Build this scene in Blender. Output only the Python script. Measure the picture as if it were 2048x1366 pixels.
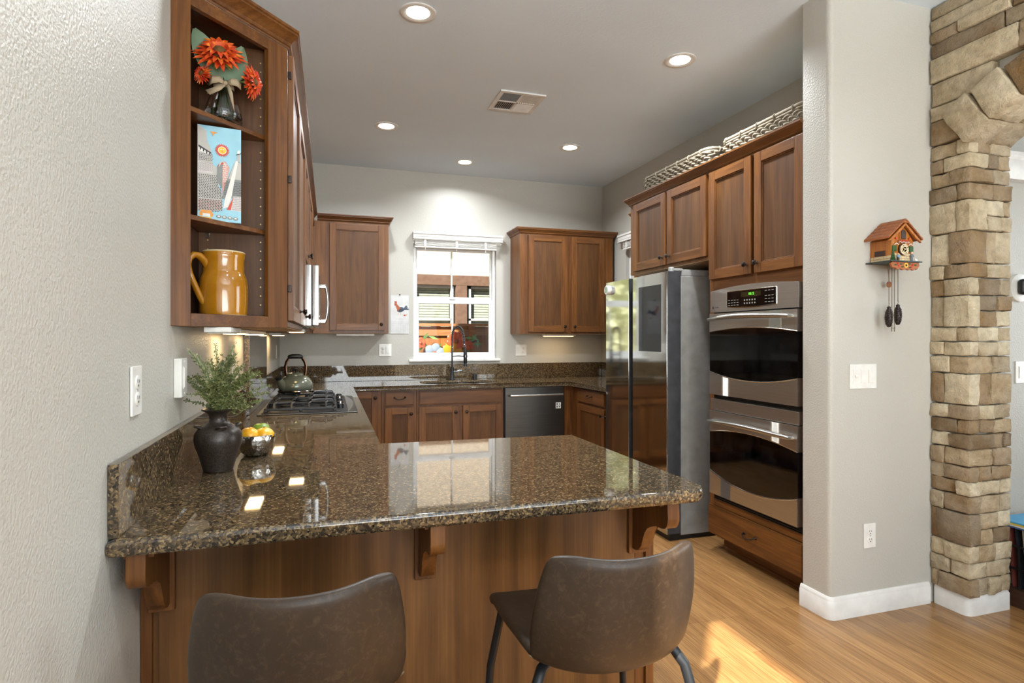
import bpy, bmesh, math, random
from mathutils import Vector, Matrix, noise
PI = math.pi
SC = bpy.context.scene
C = SC.collection
for o in list(bpy.data.objects): bpy.data.objects.remove(o, do_unlink=True)
R = random.Random(7)

# ------------------------------------------------------------------ camera, sky, sun, window light, exposure
EYE = 1.334
cam_d = bpy.data.cameras.new('camera'); cam = bpy.data.objects.new('camera', cam_d); C.objects.link(cam)
cam.location = (0, 0, EYE); cam.rotation_euler = (PI/2, 0, -math.radians(17.4))
cam_d.sensor_width = 36; cam_d.lens = 1165/2048*36; cam_d.shift_y = -8/2048; cam_d.clip_start = .05; cam_d.clip_end = 200
SC.camera = cam
vs = SC.view_settings
SC.display_settings.display_device = 'sRGB'
vs.view_transform = 'Standard'; vs.look = 'None'; vs.exposure = 0.0; vs.gamma = 1; vs.use_curve_mapping = False
SC.cycles.use_denoising = True
SC.cycles.max_bounces = 10; SC.cycles.diffuse_bounces = 8; SC.cycles.glossy_bounces = 4; SC.cycles.transmission_bounces = 6
SC.cycles.transparent_max_bounces = 10
SC.cycles.caustics_reflective = False; SC.cycles.caustics_refractive = False
SC.cycles.sample_clamp_indirect = 6.0; SC.cycles.blur_glossy = .5

w = bpy.data.worlds.new('world'); SC.world = w; w.use_nodes = True
nt = w.node_tree; bg = nt.nodes['Background']
sky = nt.nodes.new('ShaderNodeTexSky'); sky.sky_type = 'NISHITA'; sky.sun_disc = False
sky.sun_elevation = math.radians(36); sky.sun_rotation = math.radians(220); sky.air_density = 1.0; sky.dust_density = .6
nt.links.new(sky.outputs[0], bg.inputs[0]); bg.inputs[1].default_value = .16

SUN_DIR = Vector((1, 1.196, -1.14)).normalized()
sd = bpy.data.lights.new('sun', 'SUN'); sd.energy = 20.0; sd.angle = math.radians(.9); sd.color = (1, .93, .82)
so = bpy.data.objects.new('sun', sd); C.objects.link(so); so.rotation_euler = SUN_DIR.to_track_quat('-Z', 'Y').to_euler()

def area(name, loc, d, sx, sy, power, col=(1, 1, 1), shape='RECTANGLE', spread=180):
    l = bpy.data.lights.new(name, 'AREA'); l.shape = shape; l.size = sx; l.size_y = sy; l.energy = power; l.color = col
    l.spread = math.radians(spread)
    o = bpy.data.objects.new(name, l); C.objects.link(o); o.location = loc
    o.rotation_euler = Vector(d).to_track_quat('-Z', 'Y').to_euler(); return o
# daylight through the windows of the room behind the camera (they stand in the wall openings built below)
area('window_daylight_a', (1.35, -3.97, 1.5), (0, 1, 1.0), 2.9, 2.3, 238, (.89, .96, 1), spread=128)
area('window_daylight_c', (-.43, -1.15, 1.6), (1, .05, .45), 1.7, 1.6, 40, (.9, .96, 1))
area('window_daylight_d', (5.9, 1.0, 1.6), (-1, .1, 0), 1.8, 1.8, 60, (.9, .96, 1))

# ------------------------------------------------------------------ materials
def lin(c):
    f = lambda v: (v/255)/12.92 if v <= 10 else (((v/255)+.055)/1.055)**2.4
    return (f(c[0]), f(c[1]), f(c[2]), 1)
MATS = {}
class NT:
    def __init__(s, name):
        s.m = bpy.data.materials.new(name); s.m.use_nodes = True; s.t = s.m.node_tree; s.b = s.t.nodes['Principled BSDF']
    def n(s, k, **kw):
        x = s.t.nodes.new('ShaderNode'+k)
        for a, v in kw.items(): setattr(x, a, v)
        return x
    def l(s, a, b): s.t.links.new(a, b)
    def set(s, **kw):
        for k, v in kw.items(): s.b.inputs[k.replace('_', ' ')].default_value = v
    def coord(s, scale=(1, 1, 1), rnd=0.0, which='Object'):
        tc = s.n('TexCoord'); mp = s.n('Mapping'); mp.inputs['Scale'].default_value = scale
        s.l(tc.outputs[which], mp.inputs['Vector'])
        if rnd:
            oi = s.n('ObjectInfo'); mu = s.n('VectorMath', operation='SCALE'); cx = s.n('CombineXYZ')
            s.l(oi.outputs['Random'], cx.inputs[0]); s.l(oi.outputs['Random'], cx.inputs[1]); s.l(oi.outputs['Random'], cx.inputs[2])
            s.l(cx.outputs[0], mu.inputs[0]); mu.inputs['Scale'].default_value = rnd; s.l(mu.outputs[0], mp.inputs['Location'])
        return mp.outputs[0]
    def noise(s, vec, scale, detail=3, rough=.5, dist=0):
        x = s.n('TexNoise'); x.inputs['Scale'].default_value = scale; x.inputs['Detail'].default_value = detail
        x.inputs['Roughness'].default_value = rough; x.inputs['Distortion'].default_value = dist; s.l(vec, x.inputs['Vector']); return x.outputs['Fac']
    def ramp(s, fac, stops, interp='LINEAR'):
        x = s.n('ValToRGB'); cr = x.color_ramp; cr.interpolation = interp
        while len(cr.elements) < len(stops): cr.elements.new(.5)
        for e, (p, c) in zip(cr.elements, stops): e.position = p; e.color = c if len(c) == 4 else lin(c)
        s.l(fac, x.inputs[0]); return x.outputs[0]
    def mix(s, fac, a, b, mode='MIX'):
        x = s.n('Mix', data_type='RGBA', blend_type=mode)
        for i, v in ((0, fac), (6, a), (7, b)):
            if isinstance(v, (int, float, tuple)): x.inputs[i].default_value = v
            else: s.l(v, x.inputs[i])
        return x.outputs[2]
    def bump(s, h, strength=.2, dist=.002):
        x = s.n('Bump'); x.inputs['Strength'].default_value = strength; x.inputs['Distance'].default_value = dist
        s.l(h, x.inputs['Height']); s.l(x.outputs[0], s.b.inputs['Normal'])
    def col(s, c): s.l(c, s.b.inputs['Base Color'])

def plain(name, rgb, rough=.5, metal=0, spec=.5, emit=0, bump=None, coat=0):
    if name in MATS: return MATS[name]
    m = NT(name); m.set(Base_Color=lin(rgb), Roughness=rough, Metallic=metal, Specular_IOR_Level=spec, Coat_Weight=coat)
    v = m.coord()
    f = m.noise(v, 14, 3)
    d = tuple(max(0, x-9) for x in rgb); u = tuple(min(255, x+7) for x in rgb)
    m.col(m.ramp(f, [(.3, d), (.7, u)]))
    if emit: m.b.inputs['Emission Color'].default_value = lin(rgb); m.b.inputs['Emission Strength'].default_value = emit
    if bump: m.bump(m.noise(v, bump[0], 4), bump[1], bump[2] if len(bump) > 2 else .001)
    MATS[name] = m.m; return m.m

def paint(name, rgb, rough=.42, scale=150, st=.5):
    m = NT(name); v = m.coord(which='Object'); a = m.noise(v, scale, 3, .45); b = m.noise(v, 1.3, 2)
    m.col(m.ramp(b, [(.3, tuple(x-3 for x in rgb)), (.7, tuple(x+3 for x in rgb))]))
    m.set(Roughness=rough, Specular_IOR_Level=.45); m.bump(a, st, .004); return m.m
M_WALL = paint('wall_paint', (187, 184, 175))
M_WALL2 = paint('wall_paint_cool', (178, 180, 174), .5)
M_CEIL = paint('ceiling_paint', (226, 240, 252), .7, 90, .25)
M_WHITE = plain('white_trim_paint', (226, 224, 219), .35)
M_PLASTIC = plain('white_plastic', (228, 226, 220), .3)
M_VINYL = plain('white_vinyl', (226, 227, 226), .35)

def wood(name, dark, mid, light, axis='z', rough=.4, coat=.06, sc=1.0, arch=0):
    m = NT(name); k = {'x': (1.1, 13, 13), 'y': (13, 1.1, 13), 'z': (13, 13, 1.1)}[axis]
    k = tuple(x*sc for x in k); v = m.coord(k, 37.0)
    a = m.noise(v, 1.0, 5, .6, 1.1); b = m.noise(v, 6.0, 3, .6)
    k2 = {'x': (3, 160, 160), 'y': (160, 3, 160), 'z': (160, 160, 3)}[axis]
    c = m.noise(m.coord(k2, 11.0), 1.0, 2)
    base = m.ramp(a, [(.22, dark), (.45, mid), (.60, light), (.68, mid), (.82, light)])
    base = m.mix(.22, base, m.ramp(b, [(.3, dark), (.7, light)]))
    if arch:
        wv = m.n('TexWave', wave_type='BANDS', bands_direction='X'); wv.inputs['Scale'].default_value = 3.2; wv.inputs['Distortion'].default_value = 16; wv.inputs['Detail'].default_value = 1.5; wv.inputs['Detail Scale'].default_value = .8; m.l(m.coord({'z': (1, 1, .22), 'x': (.22, 1, 1), 'y': (1, .22, 1)}[axis], 23.0), wv.inputs['Vector'])
        base = m.mix(arch, base, m.ramp(wv.outputs['Fac'], [(.05, dark), (.35, mid), (.8, light)]))
    base = m.mix(.28, base, m.ramp(c, [(.35, (120, 120, 120)), (.7, (255, 255, 255))]), 'MULTIPLY')
    m.col(base); m.set(Roughness=rough, Specular_IOR_Level=.38, Coat_Weight=coat, Coat_Roughness=.2); m.bump(c, .05, .001); return m.m
CH = ((66, 37, 14), (103, 61, 25), (128, 81, 36))
M_WZ = wood('cherry_upright', *CH, 'z'); M_WX = wood('cherry_across', *CH, 'x'); M_WY = wood('cherry_along', *CH, 'y')
CHD = ((60, 35, 11), (88, 53, 20), (104, 66, 27))
M_PZ = wood('cherry_panel', *CHD, 'z', .5, 0)
M_INNER = wood('cabinet_inside', (52, 31, 20), (74, 45, 28), (88, 55, 34), 'z', .45)
M_PEN = wood('peninsula_veneer', (80, 50, 22), (112, 74, 36), (134, 92, 49), 'z', .42, .05, .6, .38)
M_UNDER = wood('unfinished_underside', (140, 108, 76), (172, 140, 104), (190, 160, 125), 'y', .6, 0)

def granite():
    m = NT('granite'); v = m.coord()
    vo = m.n('TexVoronoi'); vo.inputs['Scale'].default_value = 200; vo.inputs['Randomness'].default_value = 1
    nz = m.n('TexNoise'); nz.inputs['Scale'].default_value = 60; nz.inputs['Detail'].default_value = 2; m.l(v, nz.inputs['Vector'])
    vm = m.n('VectorMath', operation='MULTIPLY_ADD'); m.l(nz.outputs['Color'], vm.inputs[0]); vm.inputs[1].default_value = (.012, .012, .012); m.l(v, vm.inputs[2])
    m.l(vm.outputs[0], vo.inputs['Vector'])
    sp = m.n('SeparateColor'); m.l(vo.outputs['Color'], sp.inputs[0])
    big = m.noise(v, 28, 3)
    ad = m.n('Math', operation='MULTIPLY_ADD'); m.l(big, ad.inputs[0]); ad.inputs[1].default_value = .9; m.l(sp.outputs[0], ad.inputs[2])
    mp = m.n('MapRange'); mp.inputs['From Min'].default_value = .25; mp.inputs['From Max'].default_value = 1.25; m.l(ad.outputs[0], mp.inputs[0])
    c = m.ramp(mp.outputs[0], [(.0, (16, 15, 14)), (.2, (30, 26, 22)), (.3, (72, 58, 43)), (.45, (92, 75, 51)), (.6, (108, 88, 60)), (.7, (142, 120, 86)), (.8, (84, 71, 54)), (1, (48, 41, 34))])
    m.col(c); m.set(Roughness=.035, Specular_IOR_Level=.62, Coat_Weight=.0); return m.m
M_GRAN = granite()


def steel(name, rgb, rough, axis='u', st=.04):
    m = NT(name); v = m.coord({'z': (400, 400, 3), 'y': (300, 2, 300), 'x': (2, 300, 300), 'u': (3, 3, 300)}[axis])
    f = m.noise(v, 1, 2); m.col(m.ramp(f, [(.3, tuple(x-10 for x in rgb)), (.7, rgb)])); m.set(Metallic=1, Roughness=rough); m.bump(f, st, .0005); return m.m
M_STEEL = steel('brushed_steel', (200, 196, 190), .36, 'u', .03)
M_STEELV = steel('fridge_front_steel', (198, 198, 196), .07, 'z', .006)
M_STEELH = plain('satin_steel', (190, 188, 184), .28, 1)
M_CHROME = plain('polished_steel', (205, 203, 200), .12, 1)
M_DW = steel('dark_brushed_steel', (100, 98, 95), .3, 'u')
M_FRSIDE = plain('fridge_side_enamel', (138, 136, 132), .42, .0)
M_BLACK = plain('black_plastic', (20, 20, 21), .4)
M_BGLASS = plain('black_oven_glass', (9, 9, 10), .04, 0, .6)
M_IRON = plain('cast_iron', (26, 25, 25), .42, .2, bump=(180, .2))
M_BRONZE = plain('oil_rubbed_bronze', (52, 42, 37), .3, .8)
M_DGREY = plain('dark_grey_trim', (56, 57, 60), .4)
M_BLKMETAL = plain('black_powder_coat', (34, 36, 39), .38, .3)

def floor_mat():
    m = NT('oak_floor'); tc = m.n('TexCoord'); sx = m.n('SeparateXYZ'); cx = m.n('CombineXYZ'); m.l(tc.outputs['Object'], sx.inputs[0])
    m.l(sx.outputs[1], cx.inputs[0]); m.l(sx.outputs[0], cx.inputs[1])
    br = m.n('TexBrick'); br.offset = .37; br.offset_frequency = 3; br.inputs['Scale'].default_value = 1; br.inputs['Brick Width'].default_value = .78
    br.inputs['Row Height'].default_value = .057; br.inputs['Mortar Size'].default_value = .0007; br.inputs['Mortar Smooth'].default_value = .3
    br.inputs['Color1'].default_value = lin((142, 102, 60)); br.inputs['Color2'].default_value = lin((176, 132, 82)); br.inputs['Mortar'].default_value = lin((84, 56, 32)); br.inputs['Bias'].default_value = 0
    m.l(cx.outputs[0], br.inputs['Vector'])
    # each strip reads its own slice of the grain
    fl = m.n('Math', operation='FLOOR'); dv = m.n('Math', operation='DIVIDE'); m.l(sx.outputs[0], dv.inputs[0]); dv.inputs[1].default_value = .057; m.l(dv.outputs[0], fl.inputs[0])
    ml = m.n('Math', operation='MULTIPLY'); m.l(fl.outputs[0], ml.inputs[0]); ml.inputs[1].default_value = 3.7
    c2 = m.n('CombineXYZ'); m.l(sx.outputs[0], c2.inputs[0]); m.l(sx.outputs[1], c2.inputs[1]); m.l(ml.outputs[0], c2.inputs[2])
    mp = m.n('Mapping'); mp.inputs['Scale'].default_value = (34, 2.2, 1); m.l(c2.outputs[0], mp.inputs['Vector'])
    g = m.noise(mp.outputs[0], 1.6, 5, .62, 1.4)
    mp2 = m.n('Mapping'); mp2.inputs['Scale'].default_value = (230, 5, 1); m.l(c2.outputs[0], mp2.inputs['Vector']); h = m.noise(mp2.outputs[0], 1, 2)
    c = m.mix(.42, br.outputs['Color'], m.ramp(g, [(.25, (96, 64, 36)), (.5, (156, 113, 68)), (.72, (184, 140, 92))]))
    c = m.mix(.35, c, m.ramp(h, [(.38, (120, 105, 95)), (.62, (255, 255, 255))]), 'MULTIPLY')
    m.col(c); m.set(Roughness=.27, Specular_IOR_Level=.5); m.bump(br.outputs['Fac'], -.12, .001); return m.m
M_FLOOR = floor_mat()

def leather():
    m = NT('brown_leather'); v = m.coord(rnd=9.0); a = m.noise(v, 7, 5, .6); b = m.noise(v, 60, 6, .75, .8); c = m.noise(v, 350, 2)
    k = m.ramp(a, [(.3, (44, 32, 23)), (.7, (60, 46, 34))]); k = m.mix(.5, k, m.ramp(b, [(.5, (50, 38, 27)), (.72, (88, 70, 50))]))
    m.col(k); m.set(Roughness=.42, Specular_IOR_Level=.38); m.bump(c, .12, .0008); return m.m
M_LEATHER = leather()

def stone():
    m = NT('ledge_stone'); g = m.n('NewGeometry'); v = m.coord()
    k = m.ramp(g.outputs['Random Per Island'], [(0, (190, 168, 134)), (.16, (216, 200, 168)), (.3, (148, 118, 78)), (.40, (184, 168, 140)), (.54, (226, 212, 182)), (.68, (160, 136, 104)), (.82, (204, 188, 158)), (.94, (130, 108, 80))], 'CONSTANT')
    f = m.noise(v, 26, 5, .65); f2 = m.noise(v, 7, 3); f3 = m.noise(v, 120, 4, .7)
    k = m.mix(.5, k, m.ramp(f, [(.3, (146, 134, 118)), (.62, (255, 253, 248))]), 'MULTIPLY'); k = m.mix(.25, k, m.ramp(f2, [(.35, (128, 104, 72)), (.65, (205, 196, 178))]))
    m.col(k); m.set(Roughness=.9, Specular_IOR_Level=.2)
    ad = m.n('Math', operation='MULTIPLY_ADD'); m.l(f3, ad.inputs[0]); ad.inputs[1].default_value = .35; m.l(f, ad.inputs[2]); m.bump(ad.outputs[0], 1.0, .016); return m.m
M_STONE = stone()
def glassm(name, tint=(1, 1, 1), rough=0):
    m = NT(name); m.set(Base_Color=(*tint, 1), Roughness=rough, Transmission_Weight=1, IOR=1.45); return m.m
M_GLASS = glassm('clear_glass'); M_WATER = glassm('water', (.93, .97, .94))
def pane():
    m = NT('window_pane'); t = m.t; out = t.nodes['Material Output']; tr = m.n('BsdfTransparent'); gl = m.n('BsdfGlossy'); gl.inputs['Roughness'].default_value = 0
    lw = m.n('LayerWeight'); lw.inputs['Blend'].default_value = .5; pw = m.n('Math', operation='POWER'); m.l(lw.outputs['Facing'], pw.inputs[0]); pw.inputs[1].default_value = 5; fr = m.n('Math', operation='MULTIPLY_ADD'); m.l(pw.outputs[0], fr.inputs[0]); fr.inputs[1].default_value = .5; fr.inputs[2].default_value = .004; mx = m.n('MixShader'); m.l(fr.outputs[0], mx.inputs[0]); m.l(tr.outputs[0], mx.inputs[1]); m.l(gl.outputs[0], mx.inputs[2]); m.l(mx.outputs[0], out.inputs[0]); return m.m
M_PANE = pane()

# ------------------------------------------------------------------ builders
class MB:
    def __init__(s, M=None): s.bm = bmesh.new(); s.M = M; s.flat = False
    def _fin(s, vs):
        if s.M is not None:
            for v in vs: v.co = s.M @ v.co
    def box(s, a0, a1, b0, b1, c0, c1, bev=0, seg=2, mi=0):
        vs = [s.bm.verts.new((x, y, z)) for x in (a0, a1) for y in (b0, b1) for z in (c0, c1)]
        fs = [s.bm.faces.new([vs[i] for i in q]) for q in ((0, 1, 3, 2), (4, 6, 7, 5), (0, 4, 5, 1), (2, 3, 7, 6), (0, 2, 6, 4), (1, 5, 7, 3))]
        for f in fs: f.material_index = mi
        s._fin(vs)
        if bev:
            s.flat = True; es = list({e for f in fs for e in f.edges})
            bmesh.ops.bevel(s.bm, geom=es, offset=bev, segments=seg, affect='EDGES', profile=.5, clamp_overlap=True)
        return s
    def prism(s, poly, c0, c1, bev=0, seg=2, mi=0, which='all'):
        n = len(poly); lo = [s.bm.verts.new((p[0], p[1], c0)) for p in poly]; hi = [s.bm.verts.new((p[0], p[1], c1)) for p in poly]
        fs = [s.bm.faces.new(lo[::-1]), s.bm.faces.new(hi)]
        for i in range(n): fs.append(s.bm.faces.new((lo[i], lo[(i+1) % n], hi[(i+1) % n], hi[i])))
        for f in fs: f.material_index = mi
        s._fin(lo+hi)
        if bev:
            s.flat = True; es = list({e for f in fs[:2] for e in f.edges}) if which == 'rim' else list({e for f in fs for e in f.edges})
            bmesh.ops.bevel(s.bm, geom=es, offset=bev, segments=seg, affect='EDGES', profile=.5, clamp_overlap=True)
        return s
    def lathe(s, prof, o=(0, 0, 0), seg=28, axis='c', cap=True, mi=0):
        rings = []
        for r, h in prof:
            ring = []
            for i in range(seg):
                t = 2*PI*i/seg; x, y = r*math.cos(t), r*math.sin(t)
                p = {'c': (x, y, h), 'a': (h, x, y), 'b': (y, h, x)}[axis]
                ring.append(s.bm.verts.new((o[0]+p[0], o[1]+p[1], o[2]+p[2])))
            rings.append(ring)
        for q in range(len(rings)-1):
            for i in range(seg):
                f = s.bm.faces.new((rings[q][i], rings[q][(i+1) % seg], rings[q+1][(i+1) % seg], rings[q+1][i])); f.material_index = mi
        if cap:
            if prof[0][0] > 1e-5: s.bm.faces.new(rings[0][::-1]).material_index = mi
            if prof[-1][0] > 1e-5: s.bm.faces.new(rings[-1]).material_index = mi
        s._fin([v for r in rings for v in r]); return s
    def tube(s, pts, r, seg=8, closed=False, mi=0, flat=1.0):
        P = [Vector(p) for p in pts]; n = len(P); rs = r if isinstance(r, (list, tuple)) else [r]*n; rings = []; up = None
        for i in range(n):
            a = P[(i-1) % n] if (closed or i) else P[0]; b = P[(i+1) % n] if (closed or i < n-1) else P[-1]
            t = (b-a).normalized() if (b-a).length > 1e-9 else Vector((0, 0, 1))
            if up is None: up = t.orthogonal().normalized()
            up = (up - t*up.dot(t)); up = up.normalized() if up.length > 1e-6 else t.orthogonal().normalized(); sd = t.cross(up)
            rings.append([s.bm.verts.new(P[i]+(up*math.cos(2*PI*k/seg)+sd*math.sin(2*PI*k/seg)*flat)*rs[i]) for k in range(seg)])
        for q in range(n if closed else n-1):
            A, B = rings[q], rings[(q+1) % n]
            for k in range(seg): s.bm.faces.new((A[k], A[(k+1) % seg], B[(k+1) % seg], B[k])).material_index = mi
        if not closed: s.bm.faces.new(rings[0][::-1]).material_index = mi; s.bm.faces.new(rings[-1]).material_index = mi
        s._fin([v for r in rings for v in r]); return s
    def ball(s, c, r, sc=(1, 1, 1), sub=2, jit=0, mi=0):
        q = bmesh.ops.create_icosphere(s.bm, subdivisions=sub, radius=1)['verts']
        for v in q:
            k = 1+jit*noise.noise(v.co*2.3+Vector(c)*31); v.co = Vector((c[0]+v.co.x*r*sc[0]*k, c[1]+v.co.y*r*sc[1]*k, c[2]+v.co.z*r*sc[2]*k))
        for v in q:
            for f in v.link_faces: f.material_index = mi
        s._fin(q); return s
    def poly(s, pts, mi=0):
        vs = [s.bm.verts.new(p) for p in pts]; s._fin(vs); f = s.bm.faces.new(vs); f.material_index = mi; return s
    def grid(s, rows, mi=0):
        V = [[s.bm.verts.new(p) for p in r] for r in rows]
        for i in range(len(V)-1):
            for j in range(len(V[0])-1): s.bm.faces.new((V[i][j], V[i][j+1], V[i+1][j+1], V[i+1][j])).material_index = mi
        s._fin([v for r in V for v in r]); return s
    def sweep(s, path, prof, closed=False, mi=0):
        # profile (out, up) carried along a plan path with mitred corners; 'out' is to the right of travel
        n = len(path); P = [Vector((p[0], p[1], 0)) for p in path]; z0 = path[0][2]; V = []
        for i in range(n):
            d = []
            if i or closed: d.append((P[i]-P[i-1]).normalized())
            if i < n-1 or closed: d.append((P[(i+1) % n]-P[i]).normalized())
            ns = [Vector((q.y, -q.x, 0)) for q in d]; m = sum(ns, Vector()).normalized(); k = 1/max(.3, m.dot(ns[0]))
            V.append([s.bm.verts.new(P[i]+m*k*a+Vector((0, 0, z0+b))) for a, b in prof])
        np_ = len(prof)
        for i in range(n if closed else n-1):
            A, B = V[i], V[(i+1) % n]
            for j in range(np_): s.bm.faces.new((A[j], B[j], B[(j+1) % np_], A[(j+1) % np_])).material_index = mi
        if not closed: s.bm.faces.new(V[0]); s.bm.faces.new(V[-1][::-1])
        s._fin([v for r in V for v in r]); return s
    def obj(s, name, mats, parent=None, base=None, angle=38, smooth=True):
        bmesh.ops.recalc_face_normals(s.bm, faces=s.bm.faces[:])
        off = Vector((0, 0, 0)); p = parent
        while p is not None: off += p.location; p = p.parent
        if base is not None: off += Vector(base)
        if off.length: bmesh.ops.translate(s.bm, verts=s.bm.verts[:], vec=-off)
        me = bpy.data.meshes.new(name); s.bm.to_mesh(me); s.bm.free()
        for m in (mats if isinstance(mats, (list, tuple)) else [mats]): me.materials.append(m)
        if smooth and len(me.polygons):
            me.polygons.foreach_set('use_smooth', [True]*len(me.polygons)); me.set_sharp_from_angle(angle=math.radians(angle))
        o = bpy.data.objects.new(name, me); C.objects.link(o); o.parent = parent
        if s.flat:
            wn = o.modifiers.new('weighted', 'WEIGHTED_NORMAL'); wn.mode = 'FACE_AREA'; wn.weight = 100; wn.keep_sharp = True
        if base is not None: o.location = base
        return o
def tag(o, label, cat, group=None, kind=None):
    if label: o['label'] = label
    if cat: o['category'] = cat
    if group: o['group'] = group
    if kind: o['kind'] = kind
    return o
def thing(name, label, cat, loc=(0, 0, 0), group=None):
    o = bpy.data.objects.new(name, None); C.objects.link(o); o.location = loc; o.empty_display_size = .05
    return tag(o, label, cat, group)
def struct(o): o['kind'] = 'structure'; return o
def copy_tree(o, parent=None):
    c = o.copy(); C.objects.link(c); c.parent = parent
    for ch in list(o.children): copy_tree(ch, c)
    return c
def frame(o, u, wv):
    u = Vector(u).normalized(); wv = Vector(wv).normalized(); z = Vector((0, 0, 1))
    return Matrix(((u.x, z.x, wv.x, o[0]), (u.y, z.y, wv.y, o[1]), (u.z, z.z, wv.z, o[2]), (0, 0, 0, 1)))
def F_back(y): return frame((0, y, 0), (1, 0, 0), (0, -1, 0))       # faces the camera side (-Y); u = x
def F_right(x): return frame((x, 0, 0), (0, -1, 0), (-1, 0, 0))     # faces -X; u = -y
def F_left(x): return frame((x, 0, 0), (0, 1, 0), (1, 0, 0))        # faces +X; u = y
def text(body, size, M, u, v, wv, mat, parent, name, ext=.0006):
    cu = bpy.data.curves.new(name, 'FONT'); cu.body = body; cu.size = size; cu.extrude = ext; cu.align_x = 'CENTER'; cu.align_y = 'CENTER'; cu.materials.append(mat)
    tmp = bpy.data.objects.new(name, cu); C.objects.link(tmp); bpy.context.view_layer.update(); me = bpy.data.meshes.new_from_object(tmp.evaluated_get(bpy.context.evaluated_depsgraph_get())); bpy.data.objects.remove(tmp, do_unlink=True)
    o = bpy.data.objects.new(name, me); C.objects.link(o); o.parent = parent; off = Vector((0, 0, 0)); p = parent
    while p is not None: off += p.location; p = p.parent
    o.matrix_local = Matrix.Translation(-off) @ M @ Matrix.Translation((u, v, wv)); return o
LX, BY, RX, CZ, CT = -.445, 5.85, 2.88, 2.995, .91
# ------------------------------------------------------------------ the setting
def wall_holes(fr, a0, a1, z0, z1, holes, th):
    # local (u, v, w): wall lies in w -th..0 with rectangular openings
    mb = MB(fr); xs = sorted({a0, a1, *[h[0] for h in holes], *[h[1] for h in holes]})
    for i in range(len(xs)-1):
        h = [q for q in holes if q[0] <= xs[i] and q[1] >= xs[i+1]]
        if h: mb.box(xs[i], xs[i+1], z0, h[0][2], -th, 0); mb.box(xs[i], xs[i+1], h[0][3], z1, -th, 0)
        else: mb.box(xs[i], xs[i+1], z0, z1, -th, 0)
    return mb
struct(MB().box(-.6, 6.2, -4.2, 6.0, -.12, 0).obj('floor', M_FLOOR))
struct(MB().box(-.6, 6.2, -4.2, 6.0, CZ, CZ+.12).obj('ceiling', M_CEIL))
struct(wall_holes(F_left(LX), -4.2, 6.0, 0, CZ, [(-2.0, -.25, .95, 2.68)], .15).obj('wall_left', M_WALL))
struct(wall_holes(F_back(BY), LX, 3.03, 0, CZ, [(.80, 1.66, 1.115, 2.28)], .15).obj('wall_back', M_WALL))
struct(wall_holes(F_right(RX), -BY, -2.34, 0, CZ, [(-5.31, -4.62, 1.1, 2.28)], .15).obj('wall_right', M_WALL))
# the short wall that ends the oven run: bullnose corners, then on as the wall of the next room
pp = [(2.255, 2.34), (2.255, 2.2), (2.2566, 2.19), (2.262, 2.182), (2.27, 2.1766), (2.28, 2.175), (6.1, 2.175), (6.1, 2.34)]
struct(MB().prism(pp, 0, CZ).obj('wall_partition', M_WALL, angle=60))
struct(wall_holes(frame((0, -4.05, 0), (-1, 0, 0), (0, 1, 0)), -6.1, .6, 0, CZ, [(-2.85, .15, .3, 2.7)], .15).obj('wall_front', M_WALL))
struct(wall_holes(F_right(6.05), -2.3, 4.1, 0, CZ, [(-1.9, -.1, .7, 2.5)], .15).obj('wall_far_room', M_WALL2))
# openings behind the camera: plain white casements in the two walls the daylight comes through
def plain_window(name, fr, u0, u1, v0, v1, depth=.08):
    mb = MB(fr)
    for a, b, c, d in ((u0, u1, v0, v0+.06), (u0, u1, v1-.06, v1), (u0, u0+.06, v0+.06, v1-.06), (u1-.06, u1, v0+.06, v1-.06), ((u0+u1)/2-.03, (u0+u1)/2+.03, v0+.06, v1-.06)):
        mb.box(a, b, c, d, -depth-.04, -depth, .004)
    o = struct(mb.obj(name, M_VINYL)); MB(fr).box(u0+.05, u1-.05, v0+.05, v1-.05, -depth-.024, -depth-.018).obj('pane', M_PANE, o)
plain_window('window_3', F_left(LX), -2.0, -.25, .95, 2.68)
plain_window('window_4', frame((0, -4.05, 0), (-1, 0, 0), (0, 1, 0)), -2.85, .15, .3, 2.7)
plain_window('window_5', F_right(6.05), -1.9, -.1, .7, 2.5)

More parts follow.
